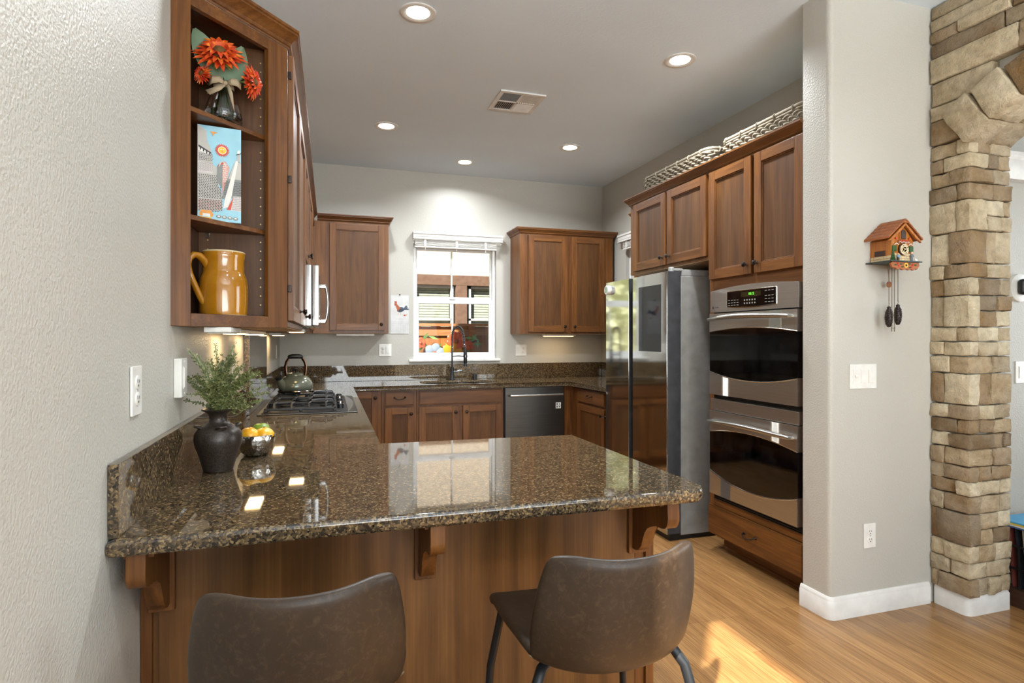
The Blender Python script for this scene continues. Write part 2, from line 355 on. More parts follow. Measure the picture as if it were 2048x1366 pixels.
# back window: single hung vinyl window with a valance
def hung_window(name, fr, u0, u1, v0, v1, mid, mull):
    d = -.05
    fr_mb = MB(fr)
    t = .03
    for a, b, c, e in ((u0, u1, v0, v0+.035), (u0, u1, v1-.04, v1), (u0, u0+t, v0+.035, v1-.04), (u1-t, u1, v0+.035, v1-.04)): fr_mb.box(a, b, c, e, d-.06, d+.012, .003)
    win = struct(fr_mb.obj(name, M_VINYL))
    a0, a1 = u0+t, u1-t
    up = MB(fr)
    for a, b, c, e in ((a0, a1, mid, mid+.035), (a0, a1, v1-.06, v1-.04), (a0, a0+.018, mid+.035, v1-.06), (a1-.018, a1, mid+.035, v1-.06)): up.box(a, b, c, e, d-.05, d-.025, .003)
    if mull: up.box(mull-.008, mull+.008, mid+.035, v1-.06, d-.045, d-.03)
    us = up.obj('upper_sash', M_VINYL, win); MB(fr).box(a0+.01, a1-.01, mid+.02, v1-.05, d-.039, d-.036).obj('pane', M_PANE, us)
    lo = MB(fr)
    for a, b, c, e in ((a0, a1, v0+.035, v0+.065), (a0, a1, mid-.035, mid+.008), (a0, a0+.032, v0+.065, mid-.035), (a1-.036, a1, v0+.065, mid-.035)): lo.box(a, b, c, e, d-.02, d+.006, .003)
    if mull: lo.box(mull-.008, mull+.008, v0+.065, mid-.035, d-.012, d-.002)
    ls = lo.obj('lower_sash', M_VINYL, win); MB(fr).box(a0+.02, a1-.02, v0+.055, mid-.02, d-.009, d-.006).obj('pane', M_PANE, ls)
    if mull: MB(fr).box(mull-.03, mull+.03, mid+.008, mid+.02, d-.012, d+.016, .004).lathe([(.012, .0), (.012, .02)], (mull, mid+.012, d-.005), 10, 'b').obj('sash_lock', M_VINYL, win)
    return win
w1 = hung_window('window_1', F_back(BY), .80, 1.66, 1.115, 2.28, 1.715, 1.205)
MB(F_back(BY)).box(.755, 1.70, 1.092, 1.116, -.06, .03, .005).obj('sill', M_WHITE, w1)
w2 = hung_window('window_2', F_right(RX), -5.31, -4.62, 1.1, 2.28, 1.715, None)
MB(F_right(RX)).box(-5.34, -4.58, 1.078, 1.1, -.06, .03, .005).obj('sill', M_WHITE, w2)
def valance(label, fr, u0, u1, v0, v1, a, b):
    t = thing('window_blind', label, 'blind', fr @ Vector(((u0+u1)/2, v0, .03)))
    pr = [(u0, .0)]
    mb = MB(fr)
    # moulded valance front: stepped profile swept along the opening
    for c, e, wv in ((v0, v0+.012, .066), (v0+.012, v0+.022, .060), (v0+.022, v1-.02, .064), (v1-.02, v1, .072)): mb.box(u0, u1, c, e, .056, wv, .002)
    mb.box(u0, u0+.008, v0, v1, 0, .06); mb.box(u1-.008, u1, v0, v1, 0, .06)
    mb.obj('valance', M_WHITE, t)
    st = MB(fr)
    for k in range(9): st.box(a, b, v0-.062+k*.0068, v0-.0585+k*.0068, .004, .05, .001)
    st.box(a, b, v0-.082, v0-.066, .006, .048, .003); st.obj('raised_slats', M_PLASTIC, t)
    for k in (.12, .5, .86):
        br = MB(fr); br.box(a+(b-a)*k-.012, a+(b-a)*k+.012, v0-.07, v0+.004, .05, .054); br.tube([(a+(b-a)*k, v0-.07, .052), (a+(b-a)*k, v0-.11, .052)], .0022, 6)
        br.obj('ladder_clip', M_PLASTIC, t)
    return t
valance('white moulded blind valance over the window above the sink, slats raised', F_back(BY), .79, 1.715, 2.315, 2.385, .81, 1.65)
valance('white blind valance half hidden behind the cabinet above the refrigerator', F_right(RX), -5.37, -4.58, 2.30, 2.375, -5.29, -4.64)

# baseboards
BP = [(0, 0), (.014, 0), (.014, .082), (.011, .086), (.011, .09), (.008, .1), (.004, .106), (0, .106)]
def flip(path): return path[::-1]
b1 = [(2.88, 2.175, 0), (2.28, 2.175, 0), (2.27, 2.1766, 0), (2.262, 2.182, 0), (2.2566, 2.19, 0), (2.255, 2.2, 0), (2.255, 2.349, 0)]
struct(MB().sweep(b1[::-1], BP).obj('baseboard_partition', M_WHITE, angle=50))
b2 = [(3.17, 2.10, 0), (3.17, 2.01, 0), (2.945, 2.01, 0), (2.931, 2.012, 0), (2.921, 2.02, 0), (2.918, 2.03, 0), (2.918, 2.162, 0)]
struct(MB().sweep(b2[::-1], BP).obj('baseboard_stone', M_WHITE, angle=50))
struct(MB().sweep([(6.0, 2.175, 0), (3.2, 2.175, 0)][::-1], BP).obj('baseboard_far_room', M_WHITE))
struct(MB().sweep([(LX, -4.0, 0), (LX, 1.62, 0)], BP).obj('baseboard_left', M_WHITE))
# white ledge moulding high on the wall beyond the stone arch
struct(MB().sweep([(3.25, 2.175, 2.165), (6.0, 2.175, 2.165)], [(0, 0), (.05, 0), (.06, .02), (.06, .1), (.075, .115), (.075, .135), (0, .135)]).obj('trim_1', M_WHITE))

# ------------------------------------------------------------------ stone arch wall
AYC, AZC, AR = 1.1, 1.004, 1.57
arc = [(AYC+AR*math.sin(math.radians(t)), AZC+AR*math.cos(math.radians(t))) for t in range(35, -36, -5)]
outl = [(2.17, 0), (2.02, 0), (2.02, 2.29)] + arc[1:-1] + [(.2, 2.29), (.2, 0), (-4.05, 0), (-4.05, CZ), (2.17, CZ)]
Myz = Matrix(((0, 0, 1, 0), (1, 0, 0, 0), (0, 1, 0, 0), (0, 0, 0, 1)))   # local (y, z, x)
struct(MB(Myz).prism(outl, 2.935, 3.16).obj('wall_arch', M_WALL))
def rock(bm, M, a0, a1, b0, b1, c0, c1, j=.006):
    t = bmesh.new(); q = bmesh.ops.create_cube(t, size=1)['verts']
    for v in q: v.co = Vector(((a0+a1)/2+v.co.x*(a1-a0), (b0+b1)/2+v.co.y*(b1-b0), (c0+c1)/2+v.co.z*(c1-c0)))
    bmesh.ops.bevel(t, geom=t.edges[:], offset=.003, segments=1, affect='EDGES', clamp_overlap=True)
    bmesh.ops.subdivide_edges(t, edges=[e for e in t.edges if e.calc_length() > .03], cuts=2, use_grid_fill=True)
    s = Vector((R.random()*50, R.random()*50, R.random()*50))
    for v in t.verts:
        n = noise.noise_vector(v.co*22+s)*j + noise.noise_vector(v.co*60+s)*j*.5
        v.co = v.co+n
        if M is not None: v.co = M @ v.co
    vm = {v: bm.verts.new(v.co) for v in t.verts}
    for f in t.faces: bm.faces.new([vm[v] for v in f.verts])
    t.free()
st = MB(); bm = st.bm
z = .095; k = 0; g = .003
while z < 2.27:
    h = R.choice((.07, .075, .085, .14, .15)) if k % 2 else R.choice((.07, .08, .085, .155))
    if z+h > 2.24: h = 2.29-z
    pr = R.uniform(-.006, .008)
    a = R.choice((.06, .095, .12, .15)); b = R.choice((.06, .075, .12, .16)) if h < .1 else R.choice((.05, .065, .11))
    rock(bm, None, 2.893-pr, 2.893+b, 1.985-pr, 1.985+a, z+g, z+h-g)
    if a < .15: rock(bm, None, 2.897-R.uniform(0, .012), 2.935, 1.985+a+g, 2.172, z+g, z+h-g)
    else: rock(bm, None, 2.897, 2.935, 1.985+a+g, 2.172, z+g, z+h-g, .002)
    rows = [(z, h)] if h < .1 else [(z, h*.5), (z+h*.5, h*.5)] if R.random() < .6 else [(z, h)]
    for zz, hh in rows:
        x = 2.893+b; e = 3.178+R.uniform(-.008, .012)
        while x < e-.02:
            l = R.uniform(.07, .15)
            if e-x-l < .05: l = e-x
            rock(bm, None, x+g, x+l-g, 1.992-R.uniform(0, .012), 2.03, zz+g, zz+hh-g); x += l
    rock(bm, None, 3.13, 3.172, 2.03, 2.165, z+g, z+h-g)
    z += h; k += 1
# courses over the arch, on the face towards the kitchen
z = 2.29
while z < CZ-.01:
    h = R.choice((.06, .065, .075, .11, .12))
    if z+h > CZ-.05: h = CZ-z-.004
    ro = AR+.15; zm = z+h*.35
    segs = [(-.6, 2.168)]
    if zm-AZC < ro:
        q = math.sqrt(ro*ro-(zm-AZC)**2); segs = [(min(AYC+q-.02, 2.03), 2.168), (-.6, AYC-q+.02)]
    for y0, y1 in segs:
        y = y1
        while y > y0+.01:
            l = R.uniform(.12, .42)
            if y-l-y0 < .07: l = y-y0
            rock(bm, None, 2.893-R.uniform(0, .02), 2.935, y-l+g, y-g, z+g, z+h-g); y -= l
    z += h
t = 35.5
while t > -35:
    dt = R.choice((5.0, 3.4, 5.6, 4.4)); tm = math.radians(t-dt/2); hw = AR*math.radians(dt)/2-.003; hh = R.uniform(.12, .165)
    M = Matrix(((0, 0, 1, 0), (math.cos(tm), math.sin(tm), 0, AYC+AR*math.sin(tm)), (-math.sin(tm), math.cos(tm), 0, AZC+AR*math.cos(tm)), (0, 0, 0, 1)))
    xm = R.uniform(2.96, 3.06); p = R.uniform(.0, .025)
    rock(bm, M, -hw, hw, -.035, hh, 2.878-p, xm-g); rock(bm, M, -hw, hw, -.03, .03, xm+g, 3.18)
    t -= dt
o = st.obj('wall_stone', M_STONE, angle=50); struct(o)

# ------------------------------------------------------------------ outside the back window
M_STUCCO = plain('neighbour_stucco', (170, 161, 148), .9, bump=(60, .2)); M_BTRIM = plain('neighbour_brown_trim', (86, 64, 49), .8, bump=(60, .2))
M_FENCE = wood('cedar_fence', (98, 54, 20), (128, 76, 30), (146, 92, 38), 'z', .8, 0); M_FRAIL = wood('cedar_rail', (110, 70, 38), (140, 92, 52), (160, 108, 64), 'x', .8, 0)
M_NVINYL = plain('neighbour_window_frame', (158, 158, 154), .5); M_BLIND = plain('neighbour_blind', (132, 140, 126), .6); M_NGLASS = plain('neighbour_glass', (60, 74, 66), .1); M_GROUND = plain('gravel_ground', (150, 132, 110), .95, bump=(40, .5, .02))
struct(MB().box(-12, 14, 6.05, 30, -.5, -.3).box(-14, 14, -20, -4.25, -.5, -.3).box(-16, -.62, -20, 30, -.5, -.31).obj('ground', M_GROUND))
struct(MB().box(-.25, 3.03, 3.0, 6.0, CZ+.13, 5.3).obj('fence_shade_block', M_STUCCO))  # unseen block added above the ceiling to shade the right of the fence
hs = thing('neighbour_house', 'cream stucco house with brown trim seen beyond the fence through the sink window', 'house', (2.3, 11, -.3))
HB = F_back(11.0)
wall = MB(HB)
for a, b, c, d in ((.6, 7, 2.52, 6.0), (.6, .75, -.3, 2.52), (2.9+.9, 7, -.3, 2.52), (.6, 7, -.3, 1.0)): wall.box(a, b, c, d, -.25, 0)
wall.obj('stucco_wall', M_STUCCO, hs)
MB(HB).box(.6, 7, 2.33, 2.525, -.2, .05, .01).obj('trim_band', M_BTRIM, hs)
MB(HB).box(2.31, 2.53, .9, 2.34, -.2, .045, .01).obj('trim_post', M_BTRIM, hs)
for a, b in ((.78, 2.27), (2.57, 3.9)):
    f = MB(HB)
    for u0, u1, v0, v1 in ((a, a+.05, 1.0, 2.33), (b-.05, b, 1.0, 2.33), (a, b, 1.0, 1.05), (a, b, 2.28, 2.33), (a, b, 1.66, 1.70), ((a+b)/2-.02, (a+b)/2+.02, 1.0, 2.33)): f.box(u0, u1, v0, v1, -.1, -.02)
    wf = f.obj('house_window', M_NVINYL, hs); MB(HB).box(a, b, 1.0, 2.33, -.16, -.14).obj('pane', M_NGLASS, wf)
    s = MB(HB)
    for q in range(24): s.box(a+.06, b-.06, 1.07+q*.051, 1.112+q*.051, -.128, -.124)
    s.obj('blind_slats', M_BLIND, wf)
fe = thing('wood_fence', 'orange cedar board fence outside the sink window', 'fence', (1, 8.5, -.3))
FB = MB()
q = 0; x = 1.0
while x < 4.2:
    FB.box(x, x+.1395, 8.5, 8.52, -.28+R.uniform(0, .02), 1.5+R.uniform(-.008, .008), .003); x += .14
FB.obj('boards', M_FENCE, fe)
MB().box(1.0, 4.2, 8.44, 8.54, 1.5, 1.54, .004).obj('cap_rail', M_FRAIL, fe)
MB().box(1.0, 4.2, 8.46, 8.5, 1.36, 1.45, .004).obj('top_rail', M_FRAIL, fe)
for x in (1.02, 1.98, 3.6): MB().box(x, x+.09, 8.4, 8.5, -.3, 1.5, .004).obj('post', M_FRAIL, fe)
# metal flowers hung on the fence
FL_W = plain('enamel_white_blue', (112, 126, 142), .35); FL_O = plain('enamel_orange_red', (170, 66, 28), .35); FL_Y = plain('enamel_golden', (180, 122, 24), .35); FL_G = plain('enamel_leaf_green', (96, 128, 64), .4); FL_P = plain('enamel_lilac', (124, 110, 156), .35); FL_C = plain('enamel_flower_centre', (120, 60, 24), .4)
fa = thing('metal_flower_art', 'colourful metal flower decoration hung on the sunlit fence', 'wall art', (1.35, 8.33, .95))
def mflower(x, z, r, m, n=6):
    mb = MB()
    for k in range(n):
        a = 2*PI*k/n+.3; mb.ball((x+math.cos(a)*r*.62, 8.34, z+math.sin(a)*r*.62), r*.42, (1, .18, 1), 2)
    f = mb.obj('flower', m, fa); MB().ball((x, 8.315, z), r*.26, (1, .5, 1), 2).obj('flower_centre', FL_C, f)
for a in ((1.44, 1.10, .15, FL_W), (1.70, 1.10, .16, FL_Y), (1.76, 1.28, .14, FL_O, 8), (1.24, 1.26, .08, FL_O), (1.55, .98, .08, FL_P), (1.95, 1.22, .07, FL_O), (1.33, .98, .07, FL_Y), (1.9, 1.02, .07, FL_P)): mflower(*a)
lf = MB()
for k in range(34):
    x = R.uniform(1.15, 2.1); z = R.uniform(.95, 1.36); a = R.uniform(0, PI); dx, dz = math.cos(a)*.075, math.sin(a)*.075; nx, nz = -math.sin(a)*.02, math.cos(a)*.02
    lf.poly([(x-dx, 8.36, z-dz), (x+nx, 8.35, z+nz), (x+dx, 8.36, z+dz), (x-nx, 8.365, z-nz)])
lf.obj('leaves', FL_G, fa)
MB().tube([(1.12, 8.38, 1.0), (1.4, 8.37, 1.12), (1.7, 8.37, 1.16), (2.12, 8.38, 1.3)], .008, 6).tube([(1.2, 8.38, 1.36), (1.5, 8.37, 1.05), (2.05, 8.38, .98)], .008, 6).obj('wire_frame', M_IRON, fa)
M_LEAF = plain('garden_leaves', (176, 192, 118), .6); M_LEAFL = plain('garden_leaves_light', (208, 214, 180), .6); M_BARK = plain('bark', (96, 78, 62), .9)
def tree(name, label, x, y, h, w, m, n, seed):
    q = random.Random(seed); t = thing(name, label, 'tree', (x, y, -.3), 'garden trees left of the neighbour house')
    MB().tube([(x, y, -.3), (x+.05, y, h*.4), (x-.03, y+.05, h*.8)], [.09, .07, .03], 8).obj('trunk', M_BARK, t)
    mb = MB()
    for k in range(n):
        d = Vector((q.gauss(0, 1), q.gauss(0, 1), q.gauss(0, 1))).normalized()*(q.random()**.4); c = Vector((x+d.x*w, y+d.y*w, h*.62+d.z*h*.42))
        u = Vector((q.gauss(0, 1), q.gauss(0, 1), q.gauss(0, 1))).normalized()*q.uniform(.07, .13); v = u.orthogonal().normalized()*q.uniform(.03, .06)
        mb.poly([c-u, c+v, c+u, c-v])
    mb.obj('crown', m, t, smooth=False)
tree('garden_tree', 'light green leafy garden tree left of the neighbour house', -.5, 9.5, 3.6, .8, M_LEAFL, 1300, 1)
tree('garden_tree', 'tall green garden tree at the far left of the yard', -3.3, 10.0, 4.6, 1.3, M_LEAF, 1500, 2)
hd = random.Random(9); hm = MB()
for k in range(7000):
    c = Vector((hd.uniform(-9, .35), 12.2+hd.gauss(0, .45), -.3+5.2*hd.random()**.8)); u = Vector((hd.gauss(0, 1), hd.gauss(0, .4), hd.gauss(0, 1))).normalized()*hd.uniform(.12, .2); v = u.cross(Vector((hd.gauss(0, .4), 1, hd.gauss(0, .4)))).normalized()*hd.uniform(.07, .12); hm.poly([c-u, c+v, c+u, c-v])
hg = thing('garden_hedge', 'tall leafy hedge closing the yard left of the neighbour house', 'hedge', (-4, 12.2, -.3)); hm.obj('foliage', [M_LEAFL], hg, smooth=False)
MB().box(-9, .4, 12.3, 12.6, -.3, 4.2).obj('inner_branches', M_LEAF, hg)
# ------------------------------------------------------------------ cabinet joinery
def knob(fr, u, v, w0, parent):
    return MB(fr).lathe([(.0075, 0), (.0075, .003), (.0045, .006), (.0045, .014), (.012, .018), (.0155, .023), (.014, .028), (.006, .031), (0.0005, .0315)], (u, v, w0), 20).obj('knob', M_BRONZE, parent, angle=50)
def pull(fr, u, v, w0, parent, L=.046):
    pts = [(u-L, v+.004, w0), (u-L, v+.002, w0+.012), (u-L*.8, v-.004, w0+.022), (u-L*.35, v-.010, w0+.027), (u, v-.012, w0+.028), (u+L*.35, v-.010, w0+.027), (u+L*.8, v-.004, w0+.022), (u+L, v+.002, w0+.012), (u+L, v+.004, w0)]
    mb = MB(fr).tube(pts, [.0055, .005, .004, .0038, .0042, .0038, .004, .005, .0055], 8)
    for s in (-L, L): mb.lathe([(.009, 0), (.009, .002), (.005, .005)], (u+s, v+.004, w0), 12)
    return mb.obj('drawer_pull', M_BRONZE, parent, angle=60)
def door(fr, u0, u1, v0, v1, w0, parent, kn=None, mats=None, st=.057, name='door'):
    ms, mr = mats or (M_WZ, M_WX); th = .02
    mb = MB(fr)
    mb.box(u0, u0+st, v0, v1, w0, w0+th, .0025, mi=0); mb.box(u1-st, u1, v0, v1, w0, w0+th, .0025, mi=0)
    mb.box(u0+st, u1-st, v0, v0+st, w0, w0+th, .0025, mi=1); mb.box(u0+st, u1-st, v1-st, v1, w0, w0+th, .0025, mi=1)
    # bead round the panel
    b = .007
    for a in ((u0+st, u0+st+b, v0+st, v1-st), (u1-st-b, u1-st, v0+st, v1-st), (u0+st, u1-st, v0+st, v0+st+b), (u0+st, u1-st, v1-st-b, v1-st)): mb.box(*a, w0, w0+.0145, .002)
    d = mb.obj(name, [ms, mr], parent)
    MB(fr).box(u0+st+.001, u1-st-.001, v0+st+.001, v1-st-.001, w0+.002, w0+.0095).obj('door_panel', M_PZ, d)
    if kn: knob(fr, u0+.03 if kn[0] == 'l' else u1-.03, v0+.055 if kn[1] == 'b' else v1-.055, w0+th, d)
    return d
def drawer(fr, u0, u1, v0, v1, w0, parent, mat, handle=True, name='drawer'):
    mb = MB(fr).box(u0, u1, v0, v1, w0, w0+.012, .002).box(u0+.008, u1-.008, v0+.008, v1-.008, w0+.010, w0+.020, .004)
    d = mb.obj(name, mat, parent)
    if handle: pull(fr, (u0+u1)/2, (v0+v1)/2+.006, w0+.02, d)
    return d
CROWN = [(0, 0), (.003, 0), (.006, .006), (.010, .008), (.013, .013), (.013, .018), (.022, .028), (.032, .040), (.037, .044), (.037, .049), (.042, .053), (.042, .062), (0, .062)]
def crown(path, parent, mat): return MB().sweep(path, CROWN).obj('crown_moulding', mat, parent, angle=30)

# ------------------------------------------------------------------ open end shelf on the left wall
A = Vector((LX, 1.93)); B = Vector((-.146, 2.27)); L = (B-A).length; U = (B-A)/L
FS = frame((A.x, A.y, 0), (U.x, U.y, 0), (U.y, -U.x, 0))
ZB, ZT = 1.368, 2.385
sh = thing('corner_shelf_cabinet', 'open angled cherry wood end shelf cabinet on the left wall', 'cabinet', (LX, 2.1, ZB))
for a in ((0, .066), (L-.088, L)): MB(FS).box(*a, ZB, ZT, -.02, 0, .002).obj('face_stile', M_WZ, sh)
for a in ((ZB, 1.408), (2.345, ZT)): MB(FS).box(.066, L-.088, *a, -.02, 0, .002).obj('face_rail', M_WX, sh)
tri = lambda i: [(LX+.004, A.y+.035+i), (B.x-.035-i*.8, B.y-.004), (LX+.004, B.y-.004)]
MB().prism(tri(0), ZB, 1.384).obj('bottom_board', M_UNDER, sh)
MB().prism(tri(0), 1.384, 1.402).obj('inner_board', M_INNER, sh); MB().prism(tri(0), 2.362, ZT).obj('top_board', M_INNER, sh)
MB().box(LX+.001, LX+.012, A.y+.03, B.y-.004, ZB, ZT).obj('wall_side', M_INNER, sh)
bk = MB().box(LX+.012, B.x-.03, B.y-.014, B.y-.002, ZB, ZT).obj('back_side', M_PZ, sh)
for z in (2.049, 1.714):
    MB().prism([(LX+.014, A.y+.052), (B.x-.052, B.y-.016), (LX+.014, B.y-.016)], z-.0155, z, .001, 1).obj('shelf', M_WX, sh)
M_HOLE = plain('shelf_pin_brass', (196, 158, 96), .4, .6)
for x in (-.235, -.405):
    mb = MB()
    for k in range(28):
        z = 1.45+k*.032
        if abs(z-2.04) < .03 or abs(z-1.706) < .03: continue
        mb.lathe([(.0025, -.0008), (.0025, .0004)], (x, B.y-.0142, z), 8, 'b')
    mb.obj('pin_holes', M_HOLE, sh)
M_CLIP = glassm('clear_plastic', (.95, .95, .95), .1)
for z in (2.049, 1.714):
    for x in (-.21, -.405): MB().box(x-.007, x+.007, B.y-.026, B.y-.0145, z-.034, z-.016, .002).box(x-.007, x+.007, B.y-.03, B.y-.0145, z+.001, z+.014, .002).obj('shelf_clip', M_CLIP, sh)
crown([(A.x, A.y, ZT), (B.x, B.y, ZT), (B.x, 2.30, ZT)], sh, M_WX)

# ------------------------------------------------------------------ upper cabinets
def carcass(parent, x0, x1, y0, y1, z0, z1, under=True, name='carcass'):
    o = MB().box(x0, x1, y0, y1, z0+.004, z1, .001, 1).obj(name, M_WZ, parent)
    if under: MB().box(x0+.004, x1-.004, y0+.004, y1-.004, z0, z0+.006).obj('underside', M_UNDER, parent)
    return o
FL = F_left(-.146)
c = thing('wall_cabinet', 'cherry wall cabinets with two tall doors on the left wall next to the open shelf', 'cabinet', (LX, 2.9, ZB), 'upper kitchen cabinets')
carcass(c, LX+.002, -.146, 2.275, 3.455, ZB, ZT)
door(FL, 2.285, 2.80, 1.395, 2.37, 0, c, ('r', 'b'), (M_WZ, M_WY)); door(FL, 2.83, 3.44, 1.395, 2.37, 0, c, ('r', 'b'), (M_WZ, M_WY))
crown([(-.146, 2.30, ZT), (-.146, 3.455, ZT)], c, M_WY)
for z in (1.50, 1.9, 2.28): MB().box(-.146, -.132, 2.273, 2.283, z, z+.026, .002).obj('hinge', M_BRONZE, c)
c = thing('wall_cabinet', 'short cherry wall cabinet above the microwave', 'cabinet', (LX, 3.85, 1.76), 'upper kitchen cabinets')
carcass(c, LX+.002, -.146, 3.46, 4.225, 1.76, ZT)
door(FL, 3.47, 3.835, 1.785, 2.37, 0, c, ('r', 'b'), (M_WZ, M_WY)); door(FL, 3.85, 4.215, 1.785, 2.37, 0, c, ('l', 'b'), (M_WZ, M_WY))
crown([(-.146, 3.46, ZT), (-.146, 4.225, ZT)], c, M_WY)
c = thing('wall_cabinet', 'cherry wall cabinet on the left wall between microwave and corner', 'cabinet', (LX, 4.9, ZB), 'upper kitchen cabinets')
carcass(c, LX+.002, -.146, 4.23, BY-.004, ZB, ZT)
door(FL, 4.25, 4.84, 1.395, 2.37, 0, c, ('r', 'b'), (M_WZ, M_WY)); door(FL, 4.87, 5.46, 1.395, 2.37, 0, c, ('l', 'b'), (M_WZ, M_WY))
crown([(-.146, 4.23, ZT), (-.146, 5.518, ZT)], c, M_WY)
FBk = F_back(5.52)
c = thing('wall_cabinet', 'single door cherry wall cabinet on the back wall left of the calendar', 'cabinet', (.2, BY, ZB), 'upper kitchen cabinets')
carcass(c, -.142, .525, 5.52, BY-.002, ZB, ZT)
door(FBk, .002, .487, 1.40, 2.368, 0, c, ('r', 'b')); crown([(-.104, 5.52, ZT), (.525, 5.52, ZT), (.525, BY-.002, ZT)], c, M_WX)
c = thing('wall_cabinet', 'two door cherry wall cabinet on the back wall right of the window', 'cabinet', (2.3, BY, ZB), 'upper kitchen cabinets')
carcass(c, 1.815, 2.84, 5.52, BY-.002, ZB-.002, 2.372)
door(FBk, 1.895, 2.315, 1.39, 2.362, 0, c, ('r', 'b')); door(FBk, 2.362, 2.735, 1.39, 2.362, 0, c, ('l', 'b'))
crown([(1.815, BY-.002, 2.372), (1.815, 5.52, 2.372), (2.84, 5.52, 2.372), (2.84, BY-.002, 2.372)], c, M_WX)
FR = F_right(2.29); GR = 'cabinets of the refrigerator and oven wall'
c = thing('refrigerator_top_cabinet', 'cherry cabinet with two doors above the refrigerator', 'cabinet', (2.6, 3.6, 1.83), GR)
carcass(c, 2.29, RX-.003, 3.14, 4.145, 1.825, 2.37)
door(FR, -4.075, -3.622, 1.85, 2.366, 0, c, ('r', 'b'), (M_WZ, M_WY)); door(FR, -3.597, -3.15, 1.85, 2.366, 0, c, ('l', 'b'), (M_WZ, M_WY))
crown([(RX-.003, 4.145, 2.37), (2.29, 4.145, 2.37), (2.29, 3.14, 2.37)], c, M_WY)
c = thing('wall_cabinet', 'small cherry wall cabinet on the right wall, only its crown tip showing', 'cabinet', (2.7, 4.3, ZB), 'upper kitchen cabinets')
carcass(c, 2.56, RX-.003, 4.155, 4.56, ZB, 2.365); crown([(RX-.003, 4.56, 2.365), (2.56, 4.56, 2.365), (2.56, 4.155, 2.365)], c, M_WY)
door(F_right(2.56), -4.54, -4.17, 1.39, 2.355, 0, c, ('r', 'b'), (M_WZ, M_WY))

# tall oven cabinet with the double oven standing in it
c = thing('oven_tower_cabinet', 'tall cherry cabinet holding the double oven, doors above and drawer below', 'cabinet', (2.6, 2.75, 0), GR)
mb = MB()
mb.box(2.31, RX-.003, 3.112, 3.134, .11, 2.37).box(2.31, RX-.003, 2.352, 2.374, .11, 2.37).box(2.31, RX-.003, 2.374, 3.112, .11, .30).box(2.31, RX-.003, 2.374, 3.112, 1.66, 2.37).box(2.84, RX-.003, 2.374, 3.112, .3, 1.66)
mb.obj('carcass', M_WZ, c)
for a in ((-3.134, -3.09, .11, 2.37), (-2.372, -2.352, .11, 2.37)): MB(FR).box(*a, -.02, 0, .0015).obj('face_stile', M_WZ, c)
for a in ((-3.09, -2.372, .293, .335), (-3.09, -2.372, 1.60, 1.70), (-3.09, -2.372, 2.35, 2.37)): MB(FR).box(*a, -.02, 0, .0015).obj('face_rail', M_WY, c)
door(FR, -3.118, -2.738, 1.695, 2.364, 0, c, ('r', 'b'), (M_WZ, M_WY)); door(FR, -2.712, -2.357, 1.695, 2.364, 0, c, ('l', 'b'), (M_WZ, M_WY))
drawer(FR, -3.13, -2.357, .112, .292, 0, c, M_WY)
MB().box(2.385, RX-.003, 2.37, 3.12, 0, .11).obj('toe_kick', M_WY, c); MB().sweep([(2.385, 2.37, 0), (2.385, 3.12, 0)][::-1], [(0, 0), (.011, 0), (.01, .008), (.004, .016), (0, .018)]).obj('shoe_moulding', M_WY, c)
crown([(2.29, 3.14, 2.37), (2.29, 2.352, 2.37)], c, M_WY)

# ------------------------------------------------------------------ base cabinets and worktop
GB = 'base cabinets under the granite worktop'; FB_ = F_back(5.228); CB = .872
def base(label, x0, x1, y0, y1, toe, g=GB, h=CB-.002):
    t = thing('base_cabinet', label, 'cabinet', ((x0+x1)/2, (y0+y1)/2, 0), g)
    MB().box(x0, x1, y0, y1, .1, h, .001, 1).obj('carcass', M_WZ, t); MB().box(*toe, 0, .1).obj('toe_kick', M_WX, t); return t
t = base('cherry base cabinet with one door in the left back corner', .165, .432, 5.228, BY-.003, (.2, .432, 5.30, BY-.003)); door(FB_, .17, .41, .13, .862, 0, t, ('r', 't'))
t = base('narrow cherry base cabinet with a drawer over a door, left of the sink', .434, .742, 5.228, BY-.003, (.434, .742, 5.30, BY-.003)); drawer(FB_, .464, .721, .728, .858, 0, t, M_WX); door(FB_, .464, .721, .13, .712, 0, t, ('r', 't'))
t = base('wide cherry base cabinet with two doors under the sink', .744, 1.552, 5.228, BY-.003, (.744, 1.552, 5.30, BY-.003), GB, .66); MB().box(.744, 1.552, 5.228, 5.246, .655, CB-.002, .001, 1).obj('face_frame', M_WZ, t); drawer(FB_, .762, 1.534, .728, .858, 0, t, M_WX, False, 'false_drawer_front')
door(FB_, .764, 1.125, .13, .712, 0, t, ('r', 't')); door(FB_, 1.165, 1.534, .13, .712, 0, t, ('l', 't'))
t = base('cherry corner base cabinet right of the dishwasher', 2.168, RX-.004, 5.228, BY-.003, (2.168, RX-.004, 5.30, BY-.003))
FRb = F_right(2.262)
t = base('cherry base cabinet with drawer and door beside the dishwasher corner', 2.262, RX-.004, 4.50, 5.226, (2.34, RX-.004, 4.5, 5.226)); drawer(FRb, -5.09, -4.52, .728, .858, 0, t, M_WY); door(FRb, -5.09, -4.52, .13, .712, 0, t, ('r', 't'), (M_WZ, M_WY))
t = base('cherry base cabinet hidden beside the refrigerator, edge of its door showing', 2.262, RX-.004, 4.255, 4.498, (2.34, RX-.004, 4.255, 4.498)); drawer(FRb, -4.485, -4.265, .728, .858, 0, t, M_WY, False); door(FRb, -4.485, -4.265, .13, .712, 0, t, ('l', 't'), (M_WZ, M_WY))
FLb = F_left(.145)
t = base('cherry base cabinets under the cooktop run on the left wall', LX+.002, .145, 2.37, 5.226, (LX+.002, .07, 2.37, 5.226))
